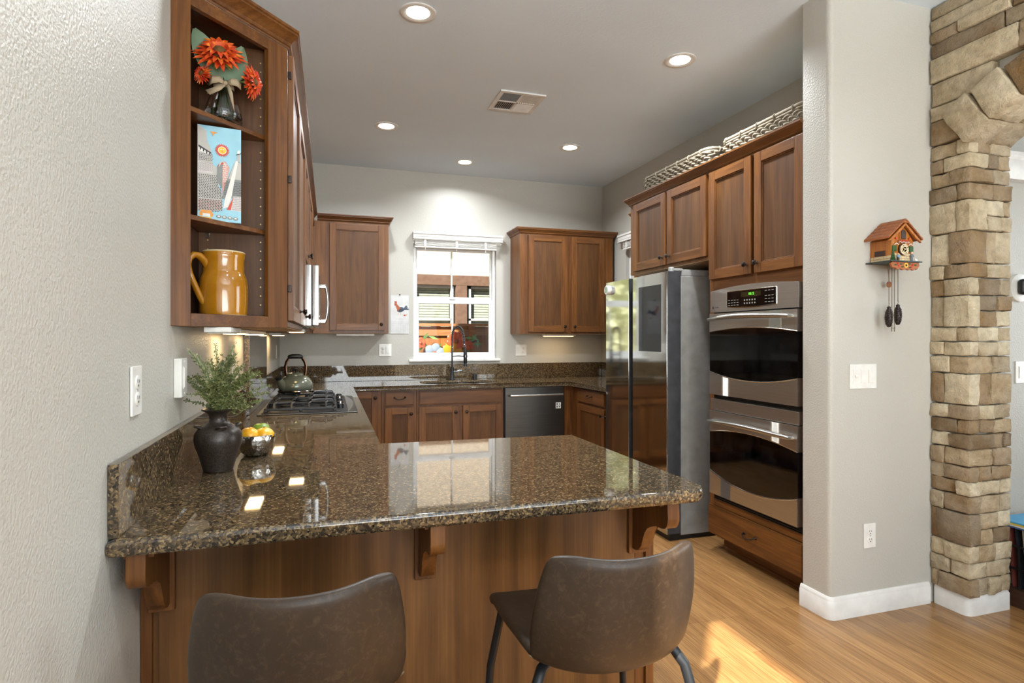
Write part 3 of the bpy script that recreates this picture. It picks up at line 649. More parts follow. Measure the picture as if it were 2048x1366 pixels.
for a, b in ((2.5, 2.95), (2.97, 3.4), (3.42, 3.84), (3.86, 4.3), (4.32, 4.75), (4.77, 5.18)): door(FLb, a, b, .13, .712, 0, t, None, (M_WZ, M_WY)); drawer(FLb, a, b, .728, .858, 0, t, M_WY, False)

dw = thing('dishwasher', 'stainless steel dishwasher with a bar handle and a magnet', 'dishwasher', (1.86, 5.5, 0))
MB().box(1.562, 2.16, 5.24, BY-.01, .02, .868).obj('tub', M_DGREY, dw); MB(F_back(5.24)).box(1.566, 2.157, .12, .864, 0, .036, .004).obj('door', M_DW, dw)
h = MB(F_back(5.204)).tube([(1.612, .79, .038), (2.122, .79, .038)], .0105, 14)
for u in (1.628, 2.106): h.lathe([(.009, 0), (.009, .036)], (u, .79, 0), 12)
for u in (1.608, 2.126): h.lathe([(.0125, -.004), (.0125, .004)], (u, .79, .038), 14, 'a')
h.obj('bar_handle', M_STEELH, dw)
MB().box(1.562, 2.16, 5.29, 5.31, 0, .115).obj('kick_plate', M_BLACK, dw)
mg = thing('dish_magnet', 'small white clean and dirty magnet stuck on the dishwasher', 'magnet', (2.097, 5.203, .68))
MB(F_back(5.204)).box(2.07, 2.122, .655, .71, 0, .003).obj('magnet_sheet', M_PLASTIC, mg)
M_INK = plain('black_ink', (34, 34, 36), .6)
i = MB(F_back(5.2005))
for u, v in ((2.083, .698), (2.083, .67)): i.box(u-.007, u+.007, v-.008, v+.006, 0, .0008)
i.poly([(2.100, .676, .0004), (2.114, .676, .0004), (2.110, .664, .0004), (2.104, .664, .0004)]); i.lathe([(.006, 0), (.006, .0006)], (2.107, .696, 0), 12); i.box(2.071, 2.121, .681, .6835, 0, .0008)
i.obj('printed_figures', M_INK, mg)

# worktop, one continuous run with the peninsula
def rnd(p, q, r, a0, a1, n=5): return [(p+r*math.cos(math.radians(a0+(a1-a0)*k/n)), q+r*math.sin(math.radians(a0+(a1-a0)*k/n))) for k in range(n+1)]
top = [(LX+.002, 1.405)]+rnd(.988, 1.435, .03, -90, 0)+rnd(.998, 2.34, .02, 0, 90, 4)+[(.182, 2.366), (.182, 5.185), (2.205, 5.185), (2.213, 5.177), (2.213, 4.252), (RX-.003, 4.252), (RX-.003, BY-.002), (LX+.002, BY-.002)]
ct = thing('granite_worktop', 'brown speckled granite worktop with peninsula and backsplash', 'worktop', (.2, 2.4, CT))
MB().prism(top, CB, CT, .0125, 4, which='rim').obj('slab', M_GRAN, ct, angle=25)
slab = ct.children[0]
cut = MB().prism(rnd(1.38, 5.56, .12, 0, 90, 6)+rnd(.94, 5.56, .12, 90, 180, 6)+rnd(.94, 5.42, .14, 180, 270, 6)+rnd(1.38, 5.42, .14, 270, 360, 6), .8, 1.0).obj('cutter', M_GRAN)
bo = slab.modifiers.new('b', 'BOOLEAN'); bo.object = cut; bo.operation = 'DIFFERENCE'; bo.solver = 'EXACT'
bpy.context.view_layer.update(); me = bpy.data.meshes.new_from_object(slab.evaluated_get(bpy.context.evaluated_depsgraph_get())); slab.modifiers.clear(); slab.data = me; bpy.data.objects.remove(cut, do_unlink=True); wn = slab.modifiers.new('weighted', 'WEIGHTED_NORMAL'); wn.weight = 100; wn.keep_sharp = True
ST = 1.067
mb = MB()
mb.box(LX+.001, LX+.021, 1.418, 3.45, CT+.0005, ST, .002).box(LX+.001, LX+.021, 4.372, BY-.024, CT+.0005, ST, .002)
mb.obj('side_backsplash', M_GRAN, ct)
MB().box(LX+.001, LX+.03, 3.452, 4.37, CT+.0005, ZB-.006, .002).obj('tall_backsplash', M_GRAN, ct)
MB().box(LX+.001, RX-.024, BY-.022, BY-.001, CT+.0005, ST-.003, .002).box(RX-.022, RX-.002, 4.252, BY-.001, CT+.0005, ST-.003, .002).obj('back_backsplash', M_GRAN, ct)
sk = thing('undermount_sink', 'undermount kitchen sink below the window', 'sink', (1.16, 5.49, .69))
s = MB()
ring = lambda g, z: [(x, y, z) for x, y in rnd(1.385-g, 5.565-g, .12, 0, 90, 6)+rnd(.935+g, 5.565-g, .12, 90, 180, 6)+rnd(.935+g, 5.415+g, .14, 180, 270, 6)+rnd(1.385-g, 5.415+g, .14, 270, 360, 6)]
rs = [ring(-.008, CB-.0015), ring(0, CB-.002), ring(.004, CB-.02), ring(.012, .72), ring(.04, .70)]
s.grid([r+[r[0]] for r in rs]); bmesh.ops.remove_doubles(s.bm, verts=s.bm.verts[:], dist=1e-5); s.poly(ring(.04, .70))
s.obj('basin', M_STEEL, sk, angle=50); MB().lathe([(.04, .701), (.04, .703), (.02, .7025)], (1.16, 5.48, 0), 20).obj('drain', M_CHROME, sk)

# peninsula body
pn = thing('peninsula_base', 'cherry panelled back of the peninsula under the granite bar', 'cabinet', (.25, 1.9, 0))
PY = 1.655; FP = F_back(PY)
MB().box(LX+.002, .985, PY+.001, 2.34, 0, CB-.003).obj('carcass', M_PEN, pn)
p = MB(FP).box(LX+.04, .925, .05, CB-.003, 0, .006).obj('back_panel', M_PEN, pn)
for a in ((LX+.002, LX+.026, 0, CB-.003, 0, .016), (.957, .985, 0, CB-.003, 0, .02), (.925, .957, 0, CB-.003, -.004, .008)): MB(FP).box(*a, .002).obj('edge_trim', M_WZ, pn)
MB(FP).box(LX+.026, .957, 0, .09, 0, .014, .003).obj('base_board', M_WX, pn)
def corbel(u):
    t = MB(FP).box(u-.03, u+.03, .655, CB-.004, .006, .022, .003).obj('corbel', M_WZ, pn)
    # scrolled bracket silhouette in (out, up)
    pr = [(.022, CB-.004), (.222, CB-.004)]
    for k in range(9):
        a = math.radians(0-k*100/8); pr.append((.197+.026*math.cos(a), .822+.034*math.sin(a)))
    pr += [(.160, .784), (.130, .775), (.108, .762), (.094, .744), (.086, .722), (.074, .696), (.056, .678), (.040, .672), (.022, .672)]
    M = FP @ Matrix(((0, 0, 1, u), (0, 1, 0, 0), (1, 0, 0, 0), (0, 0, 0, 1)))
    MB(M).prism(pr, -.019, .019, .002, 2, which='rim').obj('scroll', M_WZ, t, angle=30)
    MB(FP).box(u-.03, u+.03, CB-.02, CB-.004, .02, .2, .002).obj('top_plate', M_WZ, t)
for u in (-.397, .257, .927): corbel(u)
# ------------------------------------------------------------------ appliances
fg = thing('refrigerator', 'side by side stainless steel refrigerator with dark screen panel', 'refrigerator', (2.5, 3.76, 0))
FRF = F_right(2.10)
MB().box(2.21, 2.855, 3.33, 4.195, .03, 1.742, .006).obj('body', M_FRSIDE, fg)
def fdoor(u0, u1):
    d = MB(FRF).box(u0, u1, .045, 1.768, -.105, -.006, .004).obj('door', M_DGREY, fg)
    MB(FRF).box(u0+.001, u1-.001, .046, 1.767, -.006, 0, .0015).obj('door_skin', M_STEELV, d); return d
d1 = fdoor(-3.772, -3.322); d2 = fdoor(-4.2, -3.83)
MB(FRF).box(-3.83, -3.772, .05, 1.75, -.10, -.05).obj('grip_recess', M_BLACK, fg)
M_SCREEN = plain('screen_black_glass', (17, 18, 20), .05)
MB(FRF).box(-3.684, -3.393, 1.238, 1.688, .0, .0015).obj('screen_panel', M_SCREEN, d1)
h = MB(FRF).box(-3.40, -3.325, 1.7705, 1.79, -.14, -.02, .004).box(-3.36, -3.33, 1.745, 1.779, -.6, -.1, .003).lathe([(.02, 1.742), (.02, 1.792)], (0, 0, 0), 4)
h = MB().box(2.22, 2.43, 3.335, 3.40, 1.742, 1.785, .006).box(2.14, 2.23, 3.335, 3.375, 1.772, 1.79, .005).lathe([(.018, 1.77), (.018, 1.795), (.014, 1.798)], (2.15, 3.352, 0), 18)
h.obj('hinge_cover', plain('hinge_grey', (150, 150, 148), .4), fg)
MB().box(2.13, 2.21, 3.34, 4.19, .0, .045).box(2.21, 2.84, 3.345, 4.18, 0, .03).obj('kick_grille', M_BLACK, fg)
mt = thing('kitchen_timer', 'round white dial timer stuck at the top of the refrigerator left door', 'timer', (2.1, 4.14, 1.70))
MB(FRF).lathe([(.036, .0005), (.036, .028), (.033, .032), (.0005, .032)], (-4.135, 1.705, 0), 28).obj('timer_body', M_PLASTIC, mt, angle=50)
MB(FRF).lathe([(.026, .0322), (.026, .0326)], (-4.135, 1.705, 0), 24).obj('dial_face', plain('timer_dial', (168, 190, 172), .4), mt)
MB(FRF).box(-4.137, -4.133, 1.705, 1.725, .0328, .0334).box(-4.148, -4.133, 1.688, 1.692, .0328, .0334).obj('dial_hand', M_BLACK, mt)

ov = thing('double_wall_oven', 'stainless steel double wall oven with curved black glass windows', 'oven', (2.5, 2.74, .32))
F0 = F_right(2.288); y0, y1 = -3.088, -2.376; um = (y0+y1)/2; hw = (y1-y0)/2
MB().box(2.31, 2.82, 2.378, 3.108, .335, 1.60).obj('oven_body', M_BLACK, ov)
def arcpts(u0, u1, v, rise, n=14): return [(u0+(u1-u0)*k/n, v+rise*(1-((k/n)*2-1)**2)) for k in range(n+1)]
cp = MB(F0).prism([(y0, 1.487), (y1, 1.487)]+arcpts(y1, y0, 1.617, .02), 0, .026, .003, which='rim').obj('control_panel', M_STEEL, ov, angle=25)
kb = arcpts(-2.927, -2.523, 1.512, -.008, 10)
k = MB(F0).prism(kb+[(-2.523, 1.607), (-2.927, 1.607)], .026, .030, .002, which='rim').obj('keypad_frame', M_CHROME, cp)
k = MB(F0).prism([(u+(.004 if u < um else -.004), v+.005) for u, v in kb]+[(-2.528, 1.602), (-2.922, 1.602)], .030, .0315).obj('keypad', M_BGLASS, cp)
M_AMB = plain('display_window', (42, 38, 18), .2)
MB(F0).box(-2.80, -2.64, 1.565, 1.594, .0315, .032).obj('display_window', M_AMB, k)
M_GREEN = plain('display_green', (110, 230, 70), .4, emit=1.2); M_PRINT = plain('keypad_print', (150, 150, 148), .5)
text('10:12', .021, F0, -2.715, 1.580, .0322, M_GREEN, cp, 'clock_digits')
pr = MB(F0)
for uu in (-2.905, -2.88, -2.855, -2.83): 
    for vv in (1.523, 1.537, 1.552): pr.box(uu-.008, uu+.008, vv-.0015, vv+.0015, .0315, .0319)
for uu in (-2.60, -2.575, -2.55):
    for vv in (1.528, 1.545, 1.562, 1.59): pr.box(uu-.008, uu+.008, vv-.0015, vv+.0015, .0315, .0319)
for q in range(10): pr.box(-2.775+(q % 5)*.021, -2.766+(q % 5)*.021, 1.525+(q//5)*.018, 1.533+(q//5)*.018, .0315, .0319)
pr.obj('keypad_print', M_PRINT, k)
lg = MB(F0).lathe([(.008, 0), (.008, .0008)], (-3.062, 1.517, .026), 16); lg.obj('brand_badge', M_DGREY, cp)
text('Profile', .013, F0, -3.025, 1.517, .0262, M_DGREY, cp, 'brand_lettering', .0004)
def oven_door(v0, v1, g0, g1, sag, hv):
    d = MB(F0)
    T = arcpts(y0, y1, g1, sag); Bt = arcpts(y0, y1, g0, -sag*1.6)
    for k in range(14):
        (ua, ta), (ub, tb) = T[k], T[k+1]; (_, ba), (_, bb) = Bt[k], Bt[k+1]
        d.prism([(ua, v0), (ub, v0), (ub, bb), (ua, ba)], 0, .034); d.prism([(ua, ta), (ub, tb), (ub, v1), (ua, v1)], 0, .034)
    bmesh.ops.remove_doubles(d.bm, verts=d.bm.verts[:], dist=1e-5)
    dd = d.obj('oven_door', M_STEEL, ov, angle=25)
    MB(F0).prism([(u, v) for u, v in Bt]+[(u, v) for u, v in T[::-1]], .004, .031).obj('window_glass', M_BGLASS, dd)
    MB(F0).tube([(u, v-.0035, .033) for u, v in Bt], .004, 8).tube([(u, v+.001, .033) for u, v in T], .003, 8).obj('window_trim', M_CHROME, dd)
    n = 12; pts = []; rr = []
    for k in range(n+1):
        s = k/n*2-1; pts.append((um+s*(hw-.03), hv+.012*(1-s*s), .034+.030+.022*(1-s*s))); rr.append(.0105+.0045*(1-s*s))
    hd = MB(F0).tube([(pts[0][0], pts[0][1], .034)]+pts+[(pts[-1][0], pts[-1][1], .034)], [.009]+rr+[.009], 12)
    hd.obj('door_handle', M_STEELH, dd, angle=60)
oven_door(.985, 1.480, 1.128, 1.366, .024, 1.444)
oven_door(.374, .884, .519, .752, .036, .822)
MB(F0).box(y0, y1, .888, .957, 0, .024, .003).obj('lower_panel', M_STEEL, ov)
for z_, h_, dz in ((.957, .026, .008), (.335, .039, .011)):
    v_ = MB(F0).box(y0+.02, y1, z_, z_+h_, -.006, .004)
    for q in range(3): v_.box(y0+.02, y1, z_+.005+q*dz, z_+.008+q*dz, .004, .012)
    v_.obj('vent_slot', M_BLACK, ov)

mw = thing('microwave', 'stainless over the range microwave with a curved bar handle', 'microwave', (LX, 3.85, 1.39))
MB().box(LX+.004, -.132, 3.472, 4.212, 1.396, 1.748, .002).obj('case', plain('microwave_case', (186, 182, 176), .3, .9), mw)
d = MB(F_left(-.132)).box(3.472, 4.212, 1.40, 1.745, 0, .034, .003).box(3.472, 4.212, 1.40, 1.745, .038, .075, .006).obj('door', M_CHROME, mw)
MB(F_left(-.132)).box(3.476, 4.208, 1.405, 1.74, .030, .04).obj('door_gasket', plain('microwave_gasket', (62, 66, 72), .3), mw)
MB(F_left(-.057)).box(3.56, 3.93, 1.46, 1.69, 0, .002).obj('door_window', M_BGLASS, d)
MB(F_left(-.057)).box(4.06, 4.2, 1.44, 1.70, 0, .002).obj('keypad', M_BGLASS, d)
hd = MB(F_left(-.057)).tube([(4.0, 1.43, .026), (4.0, 1.455, .036), (4.0, 1.50, .044), (4.0, 1.555, .047), (4.0, 1.61, .044), (4.0, 1.655, .036), (4.0, 1.68, .026)], .0095, 12)
for z in (1.44, 1.668): hd.box(3.99, 4.01, z-.012, z+.012, 0, .032, .003)
hd.obj('bar_handle', M_CHROME, d, angle=60)
MB().box(LX+.03, -.15, 3.5, 4.19, 1.384, 1.396, .003).obj('vent_base', M_DGREY, mw)

# cooktop
ck = thing('gas_cooktop', 'black gas cooktop with cast iron grates set in the worktop', 'cooktop', (-.12, 3.86, CT))
MB().box(-.375, .155, 3.405, 4.325, CT+.0005, CT+.008, .003).obj('steel_base', M_DW, ck)
MB().box(-.352, .095, 3.408, 4.318, CT+.008, CT+.013, .003).obj('black_pan', M_BLACK, ck)
ar = MB().prism([(.10, 3.43)]+[(.10+.045*(1-((k/10)*2-1)**2), 3.43+.87*k/10) for k in range(11)]+[(.10, 4.30)], CT+.008, CT+.0125, .001, 1).obj('control_strip', M_CHROME, ck)
for k in range(5):
    y = 3.55+k*.155; MB().lathe([(.019, CT+.013), (.018, CT+.036), (.012, CT+.038), (.0005, CT+.0385)], (.062, y, 0), 18).obj('control_knob', M_CHROME if k in (1, 3) else M_BLKMETAL, ck, angle=50)
for x, y, r in ((-.235, 3.60, .045), (-.02, 3.60, .038), (-.14, 3.86, .055), (-.235, 4.14, .045), (-.02, 4.14, .035)):
    b = MB().lathe([(r, CT+.013), (r, CT+.022), (r*.8, CT+.025), (r*.8, CT+.032), (r*.4, CT+.034), (.0005, CT+.034)], (x, y, 0), 24).obj('burner', M_IRON, ck, angle=50)
for y0_, y1_ in ((3.43, 3.72), (3.725, 4.0), (4.005, 4.30)):
    g = MB(); za, zb = CT+.027, CT+.056; xa, xb = -.34, .035
    for y in (y0_+.006, y1_-.006): g.box(xa, xb, y-.006, y+.006, za-.006, za+.008, .003)
    for x in (xa+.006, xb-.006): g.box(x-.006, x+.006, y0_, y1_, za-.006, za+.008, .003)
    for x in (xa+.006, (xa+xb)/2, xb-.006):
        for y in (y0_+.006, y1_-.006): g.box(x-.009, x+.009, y-.008, y+.008, CT+.013, za, .003)
    ym = (y0_+y1_)/2
    for x in (-.29, -.20, -.11, -.02): 
        g.tube([(x, y0_+.004, za+.004), (x, y0_+.02, zb), (x+.01, ym-.045, zb)], .0065, 6, flat=.8); g.tube([(x, y1_-.004, za+.004), (x, y1_-.02, zb), (x-.01, ym+.045, zb)], .0065, 6, flat=.8)
    for y in (ym-.07, ym, ym+.07):
        g.tube([(xa+.004, y, za), (xa+.02, y, zb), (-.255, y, zb), (-.20, y*.7+ym*.3, zb-.001)], .0055, 6); g.tube([(xb-.004, y, za), (xb-.02, y, zb), (-.06, y, zb), (-.10, y*.7+ym*.3, zb-.001)], .0055, 6)
    g.obj('grate', M_IRON, ck, angle=45)

# kettle on the far left grate
kx, ky, kz = -.215, 4.13, CT+.0625
kt = thing('tea_kettle', 'sage green enamel tea kettle with black and copper handle on the cooktop', 'kettle', (kx, ky, kz))
M_SAGE = plain('sage_enamel', (108, 112, 98), .16, .3); M_COPPER = plain('copper', (84, 60, 44), .22, .9)
kb_ = MB().lathe([(.098, .012), (.107, .022), (.109, .042), (.104, .066), (.09, .088), (.07, .103), (.055, .109)], (kx, ky, kz), 36).obj('kettle_body', M_SAGE, kt, angle=60)
MB().lathe([(.09, 0), (.108, .002), (.112, .008), (.108, .014), (.096, .014)], (kx, ky, kz), 36).obj('base_ring', plain('kettle_base', (90, 84, 76), .2, .9), kt, angle=50)
MB().lathe([(.054, .109), (.054, .116), (.045, .124), (.02, .129), (.009, .13)], (kx, ky, kz), 28).obj('lid', M_SAGE, kt, angle=60)
MB().lathe([(.006, .128), (.006, .142), (.014, .148), (.022, .153), (.02, .158), (.0005, .159)], (kx, ky, kz), 18).obj('lid_knob', M_BLACK, kt, angle=60)
MB().tube([(kx-.055, ky-.05, kz+.03), (kx-.082, ky-.075, kz+.06), (kx-.095, ky-.088, kz+.095)], [.034, .026, .019], 16).obj('spout', M_SAGE, kt, angle=60)
MB().tube([(kx-.094, ky-.087, kz+.092), (kx-.1, ky-.093, kz+.108)], [.021, .022], 16).box(kx-.092, kx-.076, ky-.08, ky-.066, kz+.108, kz+.142, .004).obj('spout_cap', M_BLACK, kt)
hp = []
for k in range(13):
    a = math.radians(200-220*k/12); hp.append((math.cos(a), math.sin(a)))
ks = MB()
for s in (-1, 1): ks.tube([(kx+s*.056, ky, kz+.098), (kx+s*.062, ky, kz+.14), (kx+s*.064, ky, kz+.17), (kx+s*.056, ky, kz+.20), (kx+s*.040, ky, kz+.226)], [.007, .007, .007, .007, .007], 8, flat=1.6)
ks.obj('handle_strap', M_COPPER, kt, angle=60)
MB().tube([(kx-.046, ky, kz+.228), (kx-.04, ky, kz+.232), (kx-.02, ky, kz+.236), (kx+.02, ky, kz+.236), (kx+.04, ky, kz+.232), (kx+.046, ky, kz+.228)], [.010, .014, .0165, .0165, .014, .010], 14).obj('handle_grip', M_BLACK, kt, angle=60)

# faucet and air gap
fc = thing('kitchen_faucet', 'dark spring neck faucet behind the sink', 'faucet', (1.165, 5.72, CT+.0006))
fx, fy = 1.168, 5.725; CT += .0006
MB().lathe([(.027, 0), (.027, .006), (.02, .012), (.019, .12), (.017, .13)], (fx, fy, CT), 20).obj('faucet_base', M_BLKMETAL, fc, angle=50)
neck = [(fx, fy, CT+.12), (fx, fy, CT+.40)]
cur = [(fx+.055-.055*math.cos(math.radians(t)), fy-.03*(t/180), CT+.43+.09*math.sin(math.radians(t))*1.15) for t in range(0, 181, 12)]
dn = [(fx+.115, fy-.035, CT+.36), (fx+.125, fy-.038, CT+.30)]
MB().tube(neck+cur+dn, .008, 10).obj('hose', M_BLKMETAL, fc, angle=60)
full = [Vector(p) for p in ([(fx, fy, CT+.27)]+neck[1:]+cur+dn)]
sp = []; tot = 0
for i_ in range(len(full)-1):
    a, b = full[i_], full[i_+1]; n = max(2, int((b-a).length/.0022)); d = (b-a).normalized(); u = d.orthogonal() if not i_ else (u-d*u.dot(d)); u.normalize(); s_ = d.cross(u)
    for k in range(n): sp.append(a+(b-a)*k/n+(u*math.cos(tot)+s_*math.sin(tot))*.0135); tot += .95
MB().tube(sp, .0022, 5).obj('spring_coil', plain('dark_chrome', (108, 110, 112), .2, 1), fc, angle=60)
MB().lathe([(.013, .30), (.0175, .29), (.0175, .17), (.014, .16), (.02, .15), (.02, .135)][::-1], (fx+.126, fy-.038, CT), 16).obj('spray_head', M_BLKMETAL, fc, angle=50)
MB().tube([(fx, fy, CT+.235), (fx+.06, fy-.02, CT+.24), (fx+.107, fy-.034, CT+.235)], .005, 8).lathe([(.021, .225), (.021, .247)], (fx+.126, fy-.038, CT), 16).obj('holder_arm', plain('dark_chrome', (108, 110, 112), .2, 1), fc)
MB().tube([(fx, fy, CT+.08), (fx+.045, fy-.01, CT+.085), (fx+.10, fy-.015, CT+.095)], [.012, .011, .007], 12).obj('lever', plain('dark_chrome', (108, 110, 112), .2, 1), fc)
ag = thing('sink_air_gap', 'short dark cylinder on the worktop right of the faucet', 'air gap', (1.40, 5.73, CT))
MB().lathe([(.026, 0), (.026, .004), (.021, .006), (.021, .05), (.018, .055), (.0005, .056)], (1.40, 5.73, CT), 20).obj('cap', M_BLKMETAL, ag, angle=50)
CT = .91
# ------------------------------------------------------------------ recessed lights, vent
M_LENS = plain('lamp_lens', (255, 250, 240), .5, emit=16); M_LENSW = plain('warm_lamp_lens', (255, 214, 150), .5, emit=9)
def downlight(x, y, label, watt=30):
    t = thing('recessed_light', label, 'ceiling light', (x, y, CZ), 'recessed kitchen ceiling lights')
    MB().lathe([(.092, CZ-.0005), (.092, CZ-.004), (.086, CZ-.007), (.072, CZ-.006), (.06, CZ-.002), (.06, CZ-.0005)], (x, y, 0), 36, cap=False).obj('trim_ring', M_WHITE, t, angle=50)
    MB().lathe([(.0005, CZ-.0022), (.060, CZ-.0022), (.060, CZ-.0008)], (x, y, 0), 32).obj('lens', M_LENS, t)
    o = area('recessed_lamp', (x, y, CZ-.012), (0, 0, -1), .11, .11, watt, (.91, .96, 1), 'DISK', 150); o.parent = t; o.location = (0, 0, -.012)
downlight(.432, 2.984, 'recessed ceiling light nearest the camera, over the peninsula'); downlight(2.002, 3.026, 'recessed ceiling light in front of the oven cabinet')
downlight(.427, 4.66, 'recessed ceiling light at the left, near the wall cabinets'); downlight(2.007, 4.708, 'recessed ceiling light near the right back corner'); downlight(1.224, 5.394, 'recessed ceiling light closest to the window wall', 13)
for k, (x, y) in enumerate(((.55, .55), (2.1, .55), (.55, -1.1), (2.1, -1.1), (.55, -2.7), (2.1, -2.7))): downlight(x, y, 'added ceiling fill light out of view behind the camera', 7)  # extra lights added out of view as fill for the room
vt = thing('ceiling_vent', 'white four way metal ceiling vent between the recessed lights', 'vent', (1.257, 3.9, CZ))
vx0, vx1, vy0, vy1 = 1.095, 1.418, 3.735, 4.07; z1 = CZ-.001; z0 = CZ-.012; t_ = .028; xm, ym = (vx0+vx1)/2, (vy0+vy1)/2
mb = MB()
for a in ((vx0, vx1, vy0, vy0+t_), (vx0, vx1, vy1-t_, vy1), (vx0, vx0+t_, vy0+t_, vy1-t_), (vx1-t_, vx1, vy0+t_, vy1-t_), (xm-.008, xm+.008, vy0+t_, vy1-t_), (vx0+t_, vx1-t_, ym-.008, ym+.008)): mb.box(*a, z0, z1, .002)
mb.obj('vent_frame', M_WHITE, vt); MB().box(vx0+t_, vx1-t_, vy0+t_, vy1-t_, z1-.0005, z1).obj('duct_opening', M_BLACK, vt)
for qx in (0, 1):
    for qy in (0, 1):
        a0, a1 = ((vx0+t_, xm-.008), (xm+.008, vx1-t_))[qx]; b0, b1 = ((vy0+t_, ym-.008), (ym+.008, vy1-t_))[qy]; m = MB(); n = 9
        for k in range(n):
            if (qx+qy) % 2 == 0:   # blades running along x, tilted
                y = b0+(b1-b0)*(k+.5)/n; s = -.006 if qy else .006; m.poly([(a0, y-s-.002, z0), (a1, y-s-.002, z0), (a1, y+s-.002, z1-.001), (a0, y+s-.002, z1-.001)]).poly([(a0, y-s, z0), (a1, y-s, z0), (a1, y+s, z1-.001), (a0, y+s, z1-.001)])
            else:
                x = a0+(a1-a0)*(k+.5)/n; s = -.006 if qx else .006; m.poly([(x-s-.002, b0, z0), (x-s-.002, b1, z0), (x+s-.002, b1, z1-.001), (x+s-.002, b0, z1-.001)]).poly([(x-s, b0, z0), (x-s, b1, z0), (x+s, b1, z1-.001), (x+s, b0, z1-.001)])
        m.obj('louver_blades', M_WHITE, vt)

# under cabinet light bars
def bar(label, x0, x1, y0, y1, z, lit=(), watt=.5, ls=(.07, .12)):
    t = thing('under_cabinet_light', label, 'light', ((x0+x1)/2, (y0+y1)/2, z), 'under cabinet light bars')
    MB().box(x0, x1, y0, y1, z-.018, z-.001, .003).obj('housing', M_PLASTIC, t)
    for px, py in lit or (((x0+x1)/2, (y0+y1)/2),):
        a, b = min(ls[0], x1-x0-.01)/2, min(ls[1], y1-y0-.01)/2
        MB().box(px-a, px+a, py-b, py+b, z-.0215, z-.0182, .001).obj('lens', M_LENSW if lit else M_PLASTIC, t)
        if lit:
            o = area('bar_lamp', (0, 0, 0), (0, 0, -1), 2*a, 2*b, watt, (1, .72, .40), 'RECTANGLE'); o.parent = t; o.location = Vector((px, py, z-.025))-t.location
bar('unlit white light bar under the open corner shelf', -.38, -.30, 2.05, 2.25, ZB)
bar('lit white light bar under the wall cabinet before the microwave', -.415, -.33, 2.5, 3.43, ZB, ((-.37, 2.66), (-.37, 3.28)), .75, (.07, .2))
bar('lit lamp under the microwave over the cooktop', -.24, -.14, 3.66, 3.9, 1.384, ((-.19, 3.77),), .4, (.08, .12))
bar('lit light bar under the left wall cabinet in the corner', -.41, -.33, 4.45, 5.05, ZB, ((-.37, 4.76),), .8, (.07, .2))
bar('unlit white light bar under the single door cabinet on the back wall', .06, .40, 5.57, 5.63, ZB)
bar('lit warm light bar under the two door cabinet on the back wall', 2.09, 2.45, 5.6, 5.66, ZB-.002, ((2.27, 5.63),), .9, (.32, .04))

# ------------------------------------------------------------------ outlets and switches
def plate(label, cat, fr, u, v, gangs, depth=.006, name='wall_outlet'):
    w_ = .07+.046*(len(gangs)-1)+.004; h_ = .118
    t = thing(name, label, cat, fr @ Vector((u, v, 0)), 'wall outlets and switches')
    MB(fr).box(u-w_/2, u+w_/2, v-h_/2, v+h_/2, .0004, depth, .0022).obj('cover_plate', M_PLASTIC, t)
    sc = MB(fr)
    for k, g in enumerate(gangs):
        c = u+(k-(len(gangs)-1)/2)*.046
        if g == 'o':
            for s in (-1, 1):
                o = MB(fr).lathe([(.0165, depth), (.0165, depth+.002), (.015, depth+.0025)], (c, v+s*.0195, 0), 20).obj('receptacle', M_PLASTIC, t)
                MB(fr).box(c-.0075, c-.005, v+s*.0195-.001, v+s*.0195+.008, depth+.0024, depth+.0029).box(c+.005, c+.0075, v+s*.0195-.001, v+s*.0195+.007, depth+.0024, depth+.0029).lathe([(.0028, depth+.0024), (.0028, depth+.0029)], (c, v+s*.0195-.0075, 0), 10).obj('slots', M_BLACK, o)
        else:
            mb = MB(fr).box(c-.0168, c+.0168, v-.034, v+.034, depth, depth+.0012)
            if g == 's': mb.prism([(c-.015, v-.031), (c+.015, v-.031), (c+.015, v+.031), (c-.015, v+.031)], depth+.0012, depth+.004, .0015)
            else: mb.box(c-.003, c+.003, v-.024, v+.024, depth+.0012, depth+.002); mb.box(c-.009, c+.009, v-.004, v+.006, depth+.001, depth+.008, .002)
            mb.obj('rocker_switch' if g == 's' else 'slide_dimmer', M_PLASTIC, t)
        for s in (-1, 1): sc.lathe([(.003, depth), (.0028, depth+.0008)], (c, v+s*(.0485 if g != 'o' else .0001), 0), 10)
    sc.obj('screws', M_WHITE, t)
FLW = F_left(LX); FBW = F_back(BY); FPW = F_back(2.175)
plate('white double outlet on the left wall above the near end of the granite', 'outlet', FLW, 1.60, 1.207, 'o')
plate('thick white switch on the left wall, just before the potted herbs', 'switch', FLW, 2.0, 1.212, 's', .022, 'wall_switch')
plate('white outlet on the left wall behind the herbs', 'outlet', FLW, 3.08, 1.205, 'o')
plate('white outlet on the left wall near the back corner', 'outlet', FLW, 5.48, 1.21, 'o')
plate('white plate with outlet and rocker switch below the calendar', 'outlet', FBW, .523, 1.21, 'os')
plate('white plate with switch and outlet right of the window', 'outlet', FBW, 1.933, 1.20, 'so')
plate('white outlet on the right wall beyond the refrigerator', 'outlet', F_right(RX), -5.70, 1.2, 'o')
plate('white three gang dimmer and switch plate below the cuckoo clock', 'switch', FPW, 2.452, 1.147, 'dss', .006, 'wall_switch')
plate('white outlet low on the wall below the three gang switch', 'outlet', FPW, 2.493, .376, 'o')
plate('white switch plate on the wall beyond the stone pier', 'switch', FPW, 3.545, 1.147, 's', .006, 'wall_switch')
tm = thing('wall_speaker', 'black rounded device on a white base beyond the stone pier', 'speaker', (3.52, 2.175, 1.60))
